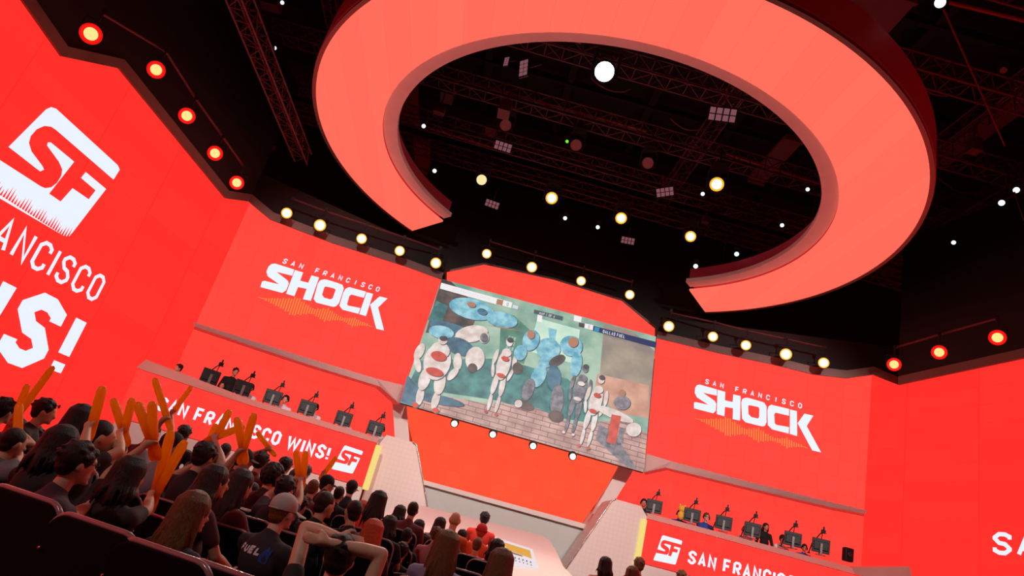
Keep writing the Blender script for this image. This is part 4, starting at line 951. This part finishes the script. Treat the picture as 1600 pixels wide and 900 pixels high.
def hairmesh(kind):
    if kind in HAIR: return HAIR[kind]
    mb = MB(); rr = random.Random(hash(kind) % 97 if False else len(kind)*7)
    vox = .008
    if kind in ('short', 'crop', 'curly'):
        g = .0 if kind == 'crop' else .008
        mb.ell((0, -.02, .028), (.082+g, .096+g, .098+g), n=20, k=14); mb.ell((0, -.05, -.03), (.068+g*.5, .055+g, .06), n=16)
        if kind == 'short':
            for i in range(26):
                v = V((rr.gauss(0, 1), rr.gauss(-.1, 1), abs(rr.gauss(.3, 1)))).normalized(); mb.ell(V((0, -.02, .028))+V((v.x*.086, v.y*.1, v.z*.102)), (.02, .026, .014), n=7, k=5)
        if kind == 'curly':
            for i in range(120):
                v = V((rr.gauss(0, 1), rr.gauss(-.25, 1), rr.gauss(.2, 1))).normalized(); 
                if v.y > .45 and v.z < .35: continue
                mb.ell(V((0, -.022, .015))+V((v.x*.098, v.y*.108, v.z*.11)), (.024,)*3, n=6, k=5)
    elif kind in ('long', 'wavy', 'bob'):
        L = dict(long=.42, wavy=.36, bob=.17)[kind]
        mb.ell((0, -.018, .026), (.09, .104, .106), n=20, k=14); mb.ell((0, -.055, -.04), (.085, .06, .09))
        n = 22
        for i in range(n):
            a = R(-8)-R(164)*i/(n-1); x = .085*math.cos(a); y = -.015+.09*math.sin(a); k = rr.uniform(.85, 1.08); sp = 1.18
            pts = [(x*.9, y*.9, .05), (x*1.06, y*1.02, -.05), (x*sp+.01*rr.uniform(-1, 1), y*1.15-.01, -.05-L*.35*k), (x*1.15+.015*rr.uniform(-1, 1), y*1.15-.015, -.05-L*.7*k), (x*.95+.02*rr.uniform(-1, 1), y*1.05-.02, -.05-L*k)]
            if kind == 'wavy': pts = [(p[0]*(1+.12*math.sin(9*j+i)), p[1], p[2]) for j, p in enumerate(pts)]
            mb.tube(pts, [.02, .024, .026, .022, .008], 7)
        for i in range(40):
            a = R(10)-R(200)*rr.random(); x = .1*math.cos(a); y = -.02+.105*math.sin(a); k = rr.uniform(.6, 1.12); w_ = rr.uniform(-.03, .03)
            mb.tube([(x*.55, y*.6, .115), (x*.98, y*.98, .06), (x*1.1, y*1.08-.01, -.06), (x*1.22+w_, y*1.2-.02, -.06-L*.45*k), (x*1.15+w_*1.6, y*1.18-.03, -.06-L*k)], [.01, .011, .011, .009, .003], 5)
        vox = .0075
    elif kind == 'pony':
        mb.ell((0, -.018, .026), (.084, .1, .1), n=20, k=14); mb.ell((0, -.045, -.03), (.07, .05, .06)); mb.ell((0, -.13, .03), (.03, .03, .03))
        for i in range(7): mb.tube([(0, -.13, .03), (.02*math.cos(i), -.17, 0), (.025*math.cos(i), -.165, -.12), (.012*math.cos(i), -.14, -.26)], [.02, .02, .018, .006], 6)
    elif kind == 'bald': mb.ell((0, -.035, -.035), (.077, .066, .04), n=20)
    HAIR[kind] = remesh(mb, 'hair', vox, H['dark'], 3 if kind != 'curly' else 1); return HAIR[kind]
def capobj(col, parent, at_, rev=False, open_back=True, brim=1):
    """baseball cap as a part with its own sub-parts"""
    mb = MB(); prof = [(.1*math.cos(t), .025+.098*math.sin(t)) for t in [R(-14+8*i) for i in range(14)]]; mb.lathe(prof, (0, -.008, 0), (0, 0, 1), 28)
    mb.v = [(x*.93, y*1.08-.004, z) for x, y, z in mb.v]
    o = mb.build('cap', col, None); o.parent = parent; o.location = at_
    m2 = MB(); v = []; n = 14
    for i in range(n+1):
        a = R(-58+116*i/n)
        for r, z in ((.088, .012), (.168 if abs(i-n/2) < n/2-.5 else .12, -.012)): v.append((r*math.sin(a)*.92, r*math.cos(a)*1.05+.006, z+.004-abs(math.sin(a))*.012))
    m2.add(v, [(2*i, 2*i+2, 2*i+3, 2*i+1) for i in range(n)], None, True); m2.add([(x, y, z-.005) for x, y, z in v], [(2*i, 2*i+1, 2*i+3, 2*i+2) for i in range(n)], None, True)
    b = m2.build('brim', col, None); b.parent = o
    m3 = MB(); m3.ell((0, -.008, .124), (.009, .009, .006), n=8, k=5); c = m3.build('button', col, None); c.parent = o
    if open_back:
        m4 = MB(); pts = []; n = 14
        for i in range(n+1): t = math.pi*i/n; pts.append((.046*math.cos(t), .04*math.sin(t)))
        fr = lambda x, z: (x*1.02, -.004-1.08*math.sqrt(max(0, .1012**2-(x/.93)**2-(max(0, z-.025))**2)), z)
        m4.face([fr(x, z+.004) for x, z in pts]); c = m4.build('back_opening', M['black'], None); c.parent = o
        m5 = MB(); m5.tube([fr(x, .004) for x in (-.05, -.03, 0, .03, .05)], .009, 6); c = m5.build('strap', col, None); c.parent = o
    return o
def meshobj(name, me, parent, loc=(0, 0, 0), m=None):
    o = D.objects.new(name, me); C.objects.link(o); o.parent = parent; o.location = loc
    if m is not None: o.material_slots[0].link = 'OBJECT'; o.material_slots[0].material = m
    return o
def hpos(px, py, w=None, d=None):
    d = d or .228*F/w; return CAM+ray(px, py)*d
PLACED = []
def person(px, py, w, label, hair='short', hc='dark', shirt='#1a1216', phi=0, skin='skin', up=None, d=None, cap=None, sleeve=.6, mode=None, group='spectators in the hall', elb=None, floor=None, wide=1.0, headset=False, tilt=0, headz=0, glasses=False, vox=None, face=False):
    """px, py = centre of the head in the photograph, w = its width there; phi = facing, degrees left of the stage direction; up = raised hands as ((px, py, toward) or None, ...)"""
    d0 = d or .228*F/w; nod = d is not None
    for _ in range(9):
        Hc = hpos(px, py, d=d0)
        if nod or all(math.hypot(Hc.x-q[0], Hc.y-q[1]) > .42 for q in PLACED): break
        d0 += .13
    PLACED.append((Hc.x, Hc.y)); ph = R(phi); dep = (Hc-CAM).dot(_fw)
    zf = ZF(Hc.y) if floor is None else floor; h = Hc.z-zf
    sit = (h < 1.43) if mode is None else mode == 'sit'
    hl = V((0, .02, 1.24 if sit else 1.62)); s = min(1.12, max(.86, h/hl.z)); Rz = Matrix.Rotation(ph, 3, 'Z')
    base = Hc-(Rz @ (hl*s)); 
    vx = vox or (.009 if dep < 5.5 else .012)
    if up:
        inv = Rz.transposed(); f = lambda q: None if q is None else (inv @ (CAM+ray(q[0], q[1])*(dep+q[2])-base))/s
        arms = [f(q) for q in up]; el = [f(q) for q in elb] if elb else (None, None)
        fg = figure(sit, arms, el, vx, sleeve, grip=not elb, skin='skin', wide=wide)
    else: fg = figure(sit, vox=vx, sleeve=sleeve, key=(sit, vx, sleeve, wide), wide=wide)
    o = empty('person', base, label, 'person', group, ph); o.scale = (s, s, s)
    meshobj('body', fg['body'], o, m=M[skin]); meshobj('shirt', fg['shirt'], o, m=cloth(shirt)); meshobj('trousers', fg['trousers'], o)
    for q in fg['shoes']: meshobj('shoe', q, o)
    hd = fg['head']
    if hair: 
        hh = meshobj('hair', hairmesh(hair), o, hd, H[hc])
        if cap: hh.scale = (.97, .97, .93); hh.location = hd+V((0, 0, -.012))
    if cap: 
        c = capobj(cap, o, hd+V((0, 0, .012)))
    if face:
        for sx in (-1, 1): mb = MB(); mb.ell((.03*sx, .086, .008), (.011, .006, .006), n=8, k=6); e = mb.build('eye', M['black'], None); e.parent = o; e.location = hd
    if glasses:
        mb = MB()
        for sx in (-1, 1): mb.tube([(.033*sx+.022*math.cos(t*.785), .1, .008+.018*math.sin(t*.785)) for t in range(9)], .003, 5); mb.tube([(.055*sx, .1, .012), (.078*sx, .02, .012)], .003, 4)
        mb.tube([(-.012, .1, .01), (.012, .1, .01)], .003, 4); e = mb.build('glasses', M['blackgloss'], None); e.parent = o; e.location = hd if glasses != 'up' else hd+V((0, -.005, .072))
    if headset:
        mb = MB(); mb.tube([(.092*math.cos(t), -.012, .02+.108*math.sin(t)) for t in [R(-8+19.6*i) for i in range(11)]], .011, 6)
        for sx in (-1, 1): mb.ell((.094*sx, -.005, -.01), (.02, .038, .045), n=12, k=8)
        mb.tube([(-.095, .02, -.03), (-.08, .08, -.07), (-.04, .11, -.07)], .005, 5); e = mb.build('headset', M['blackgloss'], None); e.parent = o; e.location = hd
    return o, fg, base, Rz, s, dep

# ---------------------------------------------------------------- theatre chairs
def make_chair():
    o = empty('theatre_chair', (0, 0, 0), None, None)
    def back(y0, y1, w, zt, r):
        pts = []; zb = .36
        for cx, cz, a0 in ((w-r, zt-r, 0), (-(w-r), zt-r, 90)):
            for i in range(7): a = R(a0+15*i); pts.append((cx+r*math.cos(a), cz+r*math.sin(a)))
        pts += [(-w+.02, zb), (w-.02, zb)]; n = len(pts); lean = lambda z: -.10*(z-.4)
        mb = MB(); mb.add([(x, y+lean(z), z) for y in (y0, y1) for x, z in pts], [list(range(n)), list(range(2*n-1, n-1, -1))]+[(i, i+n, (i+1) % n+n, (i+1) % n) for i in range(n)]); return mb, [(x, (y0+y1)/2+lean(z), z) for x, z in pts]
    mb, _ = back(-.22, -.265, .255, .92, .1); local(o, mb, 'back_shell', M['chairshell'], fixn=True, bevel=.006)
    mb, _ = back(-.165, -.218, .235, .89, .09); local(o, mb, 'back_cushion', M['seatfab'], fixn=True, bevel=.015)
    _, pts = back(-.205, -.275, .258, .925, .1); mb = MB(); mb.tube(pts[-1:]+pts[:-1], .013, 8); local(o, mb, 'back_rim', M['seatrim'])
    mb = MB(); mb.box((0, .06, .39), (.235, .22, .035)); local(o, mb, 'seat', M['seatfab'], bevel=.025)
    for s in (-1, 1):
        mb = MB(); mb.box((.275*s, .04, .6), (.018, .2, .016)); local(o, mb, 'armrest', M['blackgloss'], bevel=.01)
        mb = MB(); mb.box((.275*s, -.05, .3), (.012, .08, .3)); mb.box((.275*s, 0, .012), (.03, .2, .012)); local(o, mb, 'leg', M['black'])
        mb = MB(); mb.ell((.235*s, -.305, .78), (.009, .005, .009), n=8, k=5); local(o, mb, 'bolt', M['bolt'])
    return o
chair0 = make_chair(); chair_used = [False]
def chair(p, phi, label, group='black theatre chairs', s=1.0):
    o = chair0 if not chair_used[0] else copy_tree(chair0); chair_used[0] = True
    o.location = p; o.rotation_euler = (0, 0, phi); o.scale = (s, s, s); tag(o, label, 'chair', group); return o
def chair_top(px, py, phi, label, k=1.0):
    d = ray(px, py); t = (-1.65+.92+.06*CAM.y-CAM.z)/(d.z-.06*d.y); p = CAM+d*t*k; Rz = Matrix.Rotation(R(phi), 3, 'Z'); s = (p.z-ZF(p.y))/.93; q = p-Rz @ V((0, -.28*s, 0)); return chair(V((q.x, q.y, ZF(q.y))), R(phi), label, s=s)

# ---------------------------------------------------------------- cheering sticks
def make_stick():
    mb = MB(); L = .52; mb.tube([(0, 0, -.04), (0, 0, -.02), (0, 0, .03), (0, 0, L*.5), (0, 0, L-.05), (0, 0, L-.01), (0, 0, L)], [.008, .026, .034, .036, .034, .024, .004], 14)
    return mb
stick_me = make_stick().mesh('cheering_stick', M['orange'])
band_me = None
def stick_at(p, direction, label, L=.5, group='orange inflatable cheering sticks'):
    o = D.objects.new('cheering_stick', stick_me); C.objects.link(o); o.location = p; o.rotation_mode = 'QUATERNION'; o.rotation_quaternion = V((0, 0, 1)).rotation_difference(direction.normalized()); o.scale = (1, 1, L/.52)
    tag(o, label, 'cheering stick', group); return o
def held(pr, i, tip, label, L=.5, off=0.0):
    """stick held in hand i, its far end seen at pixel tip; off moves the tip's depth"""
    o, fg, base, Rz, s, dep = pr; hp, hd_ = fg['hands'][i]; p = base+(Rz @ (hp*s)); dd = (p-CAM).dot(_fw)
    T = CAM+ray(*tip)*(dd+off); dn = (T-p).normalized(); Lh = max((T-p).length, .3); return stick_at(p-dn*.1, dn, label, Lh+.1)
CH = []                                        # seats for the seated
def P_(*a, seat=True, **k):
    lab = k['label'] if 'label' in k else a[3]
    r = person(*a, **k)
    if seat and r[1]['sit']: CH.append((r[2], k.get('phi', 0)*.6-8, lab))
    return r
def pairup(pr, i, tip, label, off=0.0):
    return held(pr, i, tip, label, off=off)
# --- left block
a = P_(6, 642, 36, 'person at the left edge, dark hair, raising an orange stick', hair='short', hc='black', shirt='#3a3438', phi=-20, up=(None, (22, 668, .1)))
held(a, 1, (84, 572), 'long orange cheering stick raised high at the left edge, tip near the exclamation mark'); held(a, 1, (44, 600), 'orange cheering stick leaning beside the long one at the left edge')
P_(70, 643, 34, 'person in profile with sunglasses pushed up on dark hair', hair='short', hc='black', shirt='#201418', phi=-70, glasses='up')
a = P_(22, 692, 46, 'person in a grey jersey at the far left, hands raised', hair='crop', hc='black', shirt='#6a5c62', phi=-30, up=((12, 690, .3), (30, 678, .3)))
held(a, 0, (30, 632), 'short orange cheering stick in front of the grey jersey', off=.1)
a = P_(128, 654, 36, 'person with long dark hair behind the clear orange stick', hair='long', hc='black', shirt='#241016', phi=-25)
a = P_(98, 694, 52, 'person with thick dark hair in the left block, back turned', hair='bob', hc='black', shirt='#1c0e12', phi=-30, up=(None, (136, 672, .25)))
held(a, 1, (152, 636), 'orange cheering stick with a dark clip near its tip, held upright on the left', L=.5)
a = P_(158, 683, 44, 'short haired person looking right between the raised sticks', hair='crop', hc='black', shirt='#2a1216', phi=-60, up=(None, (187, 680, .2)))
held(a, 1, (205, 630), 'orange cheering stick waved beside the short haired person'); held(a, 1, (176, 622), 'orange cheering stick crossing behind the waved one, left of it')
a = P_(205, 742, 54, 'person with a round dark bob, arms up with orange sticks', hair='bob', hc='black', shirt='#2a1014', phi=-25, up=((222, 700, .3), (240, 770, .4)))
held(a, 0, (238, 640), 'orange cheering stick waved high in the middle of the left block'); held(a, 0, (214, 628), 'orange cheering stick held with the high waved one, more upright'); held(a, 1, (268, 672), 'orange cheering stick held beside the broad slanting one, steeper'); held(a, 1, (290, 688), 'broad orange cheering stick slanting up to the right, low in the left block')
P_(122, 724, 60, 'person in a dark shirt with glasses, large in the left block, turned right', hair='short', hc='black', shirt='#3a1a2a', phi=-50, glasses=True, up=(None, (158, 788, .5)))
a = P_(240, 676, 26, 'person with an arm stretched straight up holding a stick', hair='crop', hc='black', shirt='#5a1a20', phi=-20, up=(None, (268, 650, .1)), skin='skinpale')
held(a, 1, (300, 603), 'thin orange cheering stick held up in front of the letter A of the desk sign')
a = P_(268, 698, 36, 'person in a dark cap with a white shirt under the desk sign', hair='crop', hc='black', shirt='#8a7480', phi=-40, cap=cloth('#15080c'), up=((250, 662, .2), None))
held(a, 0, (241, 590), 'upright orange cheering stick beside the first letter of the desk sign')
a = P_(320, 714, 38, 'person with dark hair waving two sticks under the desk sign', hair='short', hc='black', shirt='#20101a', phi=-30, up=((300, 728, .3), (336, 690, .2)))
held(a, 0, (338, 662), 'orange cheering stick crossing in front of the letters FR of the desk sign'); held(a, 1, (366, 672), 'orange cheering stick slanting right over the raised hand under the letter A'); held(a, 1, (352, 655), 'orange cheering stick slanting up under the letter R of the desk sign')
P_(288, 678, 22, 'small dark haired person far back under the desk sign', hair='short', hc='black', shirt='#241014', phi=-10)
P_(337, 752, 46, 'person with dark brown hair in a maroon shirt, centre of the left crowd', hair='bob', hc='dark', shirt='#4a1420', phi=-50)
a = P_(378, 757, 42, 'person with long dark hair raising an arm, centre of the left crowd', hair='long', hc='dark', shirt='#5a1a1c', phi=-40, up=((368, 712, .2), None))
held(a, 0, (372, 664), 'orange cheering stick slanting left of the faint one under the letter N'); held(a, 0, (398, 645), 'faint orange cheering stick in front of the letters CIS of the desk sign')
a = P_(381, 718, 28, 'person in a dark cap with the brim to the right, under the desk sign', hair='crop', hc='black', shirt='#30161c', phi=-70, cap=cloth('#15080c'))
a = P_(408, 722, 28, 'person in a dark red top holding a stick, behind the capped one', hair='short', hc='dark', shirt='#6a2018', phi=-20, up=((412, 704, .1), None))
held(a, 0, (402, 676), 'short orange cheering stick right of the dark cap')
P_(427, 744, 33, 'person with a round dark head of hair below the letter W of the sign', hair='curly', hc='dark', shirt='#3a1418', phi=-30)
P_(446, 728, 23, 'small round dark haired person below the letter N of the sign', hair='short', hc='black', shirt='#301014', phi=-10)
a = P_(446, 764, 36, 'person with dark hair in front of two upright sticks', hair='short', hc='dark', shirt='#2a1014', phi=-30, up=((456, 752, .3), (470, 752, .3)))
held(a, 0, (464, 716), 'left one of two orange cheering sticks standing upright in the middle'); held(a, 1, (476, 722), 'right one of two orange cheering sticks standing upright in the middle')
P_(489, 763, 26, 'person with short dark red hair in a dark red shirt', hair='crop', hc='light', shirt='#5a1a24', phi=-10)
a = P_(511, 757, 25, 'person in a black cap beside the short red haired one', hair='crop', hc='black', shirt='#20121a', phi=-60, cap=cloth('#120a0c'), up=(None, (505, 742, .2)))
held(a, 1, (524, 716), 'orange cheering stick just under the square logo of the left desk')
P_(549, 763, 22, 'person in a backwards dark cap near the yellow desk end', hair='crop', hc='black', shirt='#1a1a22', phi=0, cap=cloth('#18080c'))
P_(592, 783, 28, 'person with long black hair in a bright red top in front of the wing', hair='wavy', hc='black', shirt='#e03a28', phi=-20)
P_(567, 794, 25, 'person with long reddish hair beside the black haired one', hair='long', hc='red', shirt='#5a1a1a', phi=-10)
P_(304, 800, 62, 'woman with very long brown hair, nearest on the left, seen from behind', hair='long', hc='brown', shirt='#1c1014', phi=-35)
P_(407, 800, 31, 'person with curly red hair left of the pale cap', hair='curly', hc='red', shirt='#8a7480', phi=-20)
P_(508, 789, 38, 'short haired man looking right behind the man with arms on his head', hair='crop', hc='dark', shirt='#1c1014', phi=-45)
P_(551, 800, 37, 'man leaning sideways with dark hair, red lit cheek', hair='crop', hc='black', shirt='#2c1418', phi=35)
P_(583, 830, 38, 'person with smooth straight red hair in front of the wing', hair='long', hc='red', shirt='#3a1418', phi=-10)
capman = P_(443, 800, 50, seat=False, label= 'man in a pale baseball cap and a dark jersey lettered FUEL', hair='crop', hc='light', shirt='#2c2028', phi=-38, cap=M['capwhite'], skin='skinpale', wide=1.12)
hm = P_(530, 872, 56, 'man from behind with both forearms crossed on top of his head', hair='short', hc='black', shirt='#2a2024', phi=0, skin='skinpale', d=3.55, up=((528, 838, .06), (516, 848, -.06)), elb=((478, 824, .12), (596, 866, .0)), mode='sit', sleeve=.35)
# --- centre block
P_(645, 797, 24, 'short haired man at the foot of the pale wing', hair='crop', hc='dark', shirt='#6a2a30', phi=-10)
P_(609, 820, 30, 'person with straight dark hair right of the smooth red hair', hair='bob', hc='black', shirt='#1c1014', phi=-20)
P_(688, 819, 22, 'person with dark hair and an arm out, left of the bald head', hair='long', hc='dark', shirt='#c86a5a', phi=-20)
P_(711, 812, 24, 'bald man lit orange in the centre of the crowd', d=9.7, hair='bald', hc='blond', shirt='#e8602a', phi=-10, skin='skinpale')
P_(757, 811, 20, 'dark haired person in front of the pale stage floor', d=12.6, hair='short', hc='black', shirt='#d83020', phi=-5)
kn = P_(752, 831, 20, 'person in a red knitted cap and a red shirt', d=10.6, hair='crop', hc='red', shirt='#f0582a', phi=-5)
mb = MB(); mb.ell((0, -.018, .045), (.094, .108, .098)); e = mb.build('knitted_cap', cloth('#d02a38'), None); e.parent = kn[0]; e.location = kn[1]['head']
mb = MB(); mb.lathe([(.09, -.02), (.102, -.015), (.104, .01), (.095, .02)], (0, -.016, .02), (0, 0, 1), 20); m_ = mb.build('turned_up_hem', cloth('#b02030'), None); m_.parent = e
P_(745, 852, 25, 'person in a bright orange shirt in front of the red knitted cap', hair='crop', hc='light', shirt='#f4682a', phi=-5)
P_(698, 852, 43, 'woman with long straight brown hair in a pale blue top, centre front', hair='long', hc='brown', shirt='#8c80a0', phi=-15)
P_(682, 836, 26, 'person half hidden left of the long brown hair', hair='short', hc='brown', shirt='#b06a70', phi=-15)
P_(776, 856, 28, 'person with dark hair partly hidden by the brown haired one', hair='bob', hc='black', shirt='#a82820', phi=-10)
P_(783, 880, 43, 'woman with long brown hair in a red top at the bottom centre', hair='long', hc='brown', shirt='#e03a30', phi=-15)
P_(665, 846, 26, 'person in dark clothes low in the centre block', hair='short', hc='black', shirt='#140c10', phi=-20)
P_(628, 862, 30, 'person in dark clothes left of the pale blue top', hair='short', hc='black', shirt='#180c10', phi=-20)
P_(945, 882, 23, 'person with a dark bob in front of the right wing', hair='bob', hc='dark', shirt='#e8a898', phi=5)
P_(998, 883, 21, 'person with brown hair at the foot of the right desk, farther one', hair='short', hc='brown', shirt='#a84030', phi=5)
P_(987, 897, 24, 'person with brown hair at the foot of the right desk, nearer one', hair='bob', hc='light', shirt='#a84030', phi=5)
P_(1064, 902, 20, 'person whose hair just shows below the right desk sign', hair='short', hc='brown', shirt='#803028', phi=5)
# darker rows filled in behind
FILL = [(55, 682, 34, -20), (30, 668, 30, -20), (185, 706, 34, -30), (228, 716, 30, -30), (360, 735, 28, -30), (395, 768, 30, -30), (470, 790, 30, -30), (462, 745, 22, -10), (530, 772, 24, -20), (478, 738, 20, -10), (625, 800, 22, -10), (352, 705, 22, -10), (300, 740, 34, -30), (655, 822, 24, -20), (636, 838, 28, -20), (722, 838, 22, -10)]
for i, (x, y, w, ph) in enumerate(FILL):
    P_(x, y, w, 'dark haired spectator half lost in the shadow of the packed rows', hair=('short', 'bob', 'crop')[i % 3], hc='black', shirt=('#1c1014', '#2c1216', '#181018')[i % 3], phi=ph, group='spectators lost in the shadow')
# jersey lettering on the man in the cap, laid on the cloth
o, fg, base, Rz, s, dep = capman
shirt_o = [c for c in o.children if c.name.startswith('shirt')][0]
bv = BVHTree.FromPolygons([v.co.copy() for v in fg['shirt'].vertices], [tuple(p.vertices) for p in fg['shirt'].polygons])
def onback(x, z, e=.004):
    h = bv.ray_cast(V((x, -1, z)), V((0, 1, 0))); return (h[0]+V((0, -e, 0))) if h[0] is not None else V((x, -.16, z))
def backtext(t, x0, z0, cell, gw, h, wt, m, nm, par):
    mb = MB(); tmp = MB(); text(tmp, t, (0, 0, 0), V((1, 0, 0)), V((0, 0, 1)), cell, gw, h, wt, None)
    for f in tmp.f:
        q = [tmp.v[i] for i in f]; n = 4
        for a_ in range(n):
            for b_ in range(1):
                A0 = V(q[0]).lerp(V(q[1]), a_/n); A1_ = V(q[0]).lerp(V(q[1]), (a_+1)/n); B0 = V(q[3]).lerp(V(q[2]), a_/n); B1_ = V(q[3]).lerp(V(q[2]), (a_+1)/n)
                mb.face([onback(x0+p.x+p.z*.25, z0+p.z) for p in (A0, A1_, B1_, B0)], m)
    e = mb.build(nm, None, None); e.parent = par
wm = mat('jersey_print', '#e8dce4', .6)
backtext('FUEL', -.135, .93, .06, .05, .055, .016, wm, 'lettering', shirt_o)
mb = MB(); mb.face([onback(x, z) for x, z in [(.10, .90), (.15, .89), (.155, .93), (.175, 1.0), (.145, .975), (.135, 1.01), (.115, .97), (.095, .94)]]); e = mb.build('flame_print', M['blue'], None); e.parent = shirt_o
# knitted cap
# ---------------------------------------------------------------- chairs
CHX = []
for i, (b, ph, lab) in enumerate(CH):
    if (b-CAM).length < 11 and all((b.xy-q).length > .5 for q in CHX) and not CHX.append(b.xy.copy()): chair(V((b.x, b.y, min(b.z, ZF(b.y)+.12))), R(ph), 'black theatre chair, mostly hidden behind the crowd' , 'black chairs hidden in the crowd')
for i, (x, y, ph, lab) in enumerate([(46, 777, -26, 'black theatre chair nearest the lower left corner'), (156, 824, -26, 'empty black theatre chair in front, second from the left'), (262, 866, -26, 'black theatre chair in front of the woman with very long hair'), (366, 900, -26, 'black theatre chair behind the man in the pale cap'),
    (188, 770, -16, 'empty black theatre chair in the second row, left of the very long hair'), (352, 824, -16, 'empty black theatre chair between the very long hair and the pale cap'), (38, 713, -22, 'black theatre chair in the third row at the left edge'), (272, 765, -16, 'black theatre chair in the third row above the very long hair'), (368, 796, -12, 'black theatre chair left of the curly red hair'),
    (740, 872, -8, 'dark red lit chair back left of the woman in the red top'), (640, 826, -12, 'black chair back at the foot of the pale wing'), (722, 893, -8, 'black chair back at the bottom centre of the picture')]):
    chair_top(x, y, ph, lab, .77 if ph == -26 else 1)

# ---------------------------------------------------------------- players and crew on the desks
def player(px, py, w, label, side, **k):
    pts = LD if side == 'left' else RD; dd = k.pop('back', 1.0)
    q = None
    for j in range(2):
        pl = vplane(pts[j], pts[j+1]); h = pl.hit(px, py, -dd); u = (h-pts[j]).dot((pts[j+1]-pts[j]).normalized())/(pts[j+1]-pts[j]).length
        if q is None or 0 <= u <= 1: q = h; 
        if u <= 1: break
    d = (q-CAM).dot(_fw)
    return person(px, py, w, label, d=d, floor=1.22, group='players and crew at the desks', face=True, vox=.013, **k)
WH, BL = '#e6dfe6', '#2a48a0'
player(279, 575, 11, 'person with dark hair bending behind the outer end of the left desk', 'left', back=.7, hair='short', hc='black', shirt='#1a1216', phi=150)
player(347, 602, 10, 'seated player in white between the first monitor and the standing man', 'left', hair='short', hc='dark', shirt=WH, phi=200, headset=True)
player(368, 581, 10, 'bearded man standing in a black suit behind the left desk', 'left', hair='short', hc='black', shirt='#0e0e12', phi=215, mode='stand', sleeve=2, back=1.25)
player(391, 606, 9.5, 'seated player in white behind the second monitor of the left desk', 'left', hair='short', hc='black', shirt=WH, phi=190, headset=True)
player(446, 624, 10, 'seated player in white with headset right of the third monitor', 'left', hair='short', hc='black', shirt=WH, phi=185, headset=True, skin='skinpale')
player(492, 637, 9.5, 'player hidden up to the hair behind the fourth monitor of the left desk', 'left', hair='short', hc='black', shirt=WH, phi=180, headset=True)
player(541, 655, 9.5, 'player hidden behind the fifth monitor of the left desk', 'left', hair='short', hc='black', shirt=WH, phi=180, headset=True)
player(596, 671, 9.5, 'player hidden behind the last monitor of the left desk', 'left', hair='short', hc='black', shirt=WH, phi=180, headset=True)
player(1006, 786, 10, 'player with dark hair left of the first monitor of the right desk', 'right', back=1.7, hair='short', hc='black', shirt='#20243a', phi=165, headset=True)
player(1062, 803, 9, 'player in a blue and white jersey leaning at the second monitor', 'right', hair='short', hc='black', shirt=BL, phi=150, headset=True)
player(1104, 808, 11, 'player with glasses and a blue jersey between the second and third monitors', 'right', hair='short', hc='light', shirt=BL, phi=180, headset=True, glasses=True, skin='skinpale')
player(1164, 828, 10, 'player in white looking sideways right of the third monitor', 'right', hair='short', hc='dark', shirt=WH, phi=130, headset=True, skin='skinpale')
player(1197, 823, 11, 'person in a black jacket and hood standing behind the right desk', 'right', hair='bob', hc='black', shirt='#121014', phi=180, mode='stand', sleeve=2, back=1.25)
player(1223, 842, 10, 'player in white and blue bending forward right of the black jacket', 'right', hair='short', hc='dark', shirt=WH, phi=190, headset=True, skin='skinpale')
player(1257, 856, 10, 'player in a blue jersey between the last two monitors', 'right', hair='short', hc='black', shirt=BL, phi=170, headset=True)
p = hpos(1066, 795, d=21.0); o = empty('yellow_plush', p, 'small yellow plush toy behind the second monitor of the right desk', 'plush toy')
mb = MB(); mb.ell((0, 0, 0), (.12, .1, .11)); local(o, mb, 'head', cloth('#e8b040')); mb = MB(); mb.ell((.08, 0, .1), (.03, .02, .04), n=8, k=6); local(o, mb, 'ear', cloth('#e8b040')); mb = MB(); mb.ell((-.08, 0, .1), (.03, .02, .04), n=8, k=6); local(o, mb, 'ear', cloth('#e8b040'))
mb = MB(); mb.ell((0, .0, -.2), (.12, .1, .14)); local(o, mb, 'body', cloth('#e8b040'))
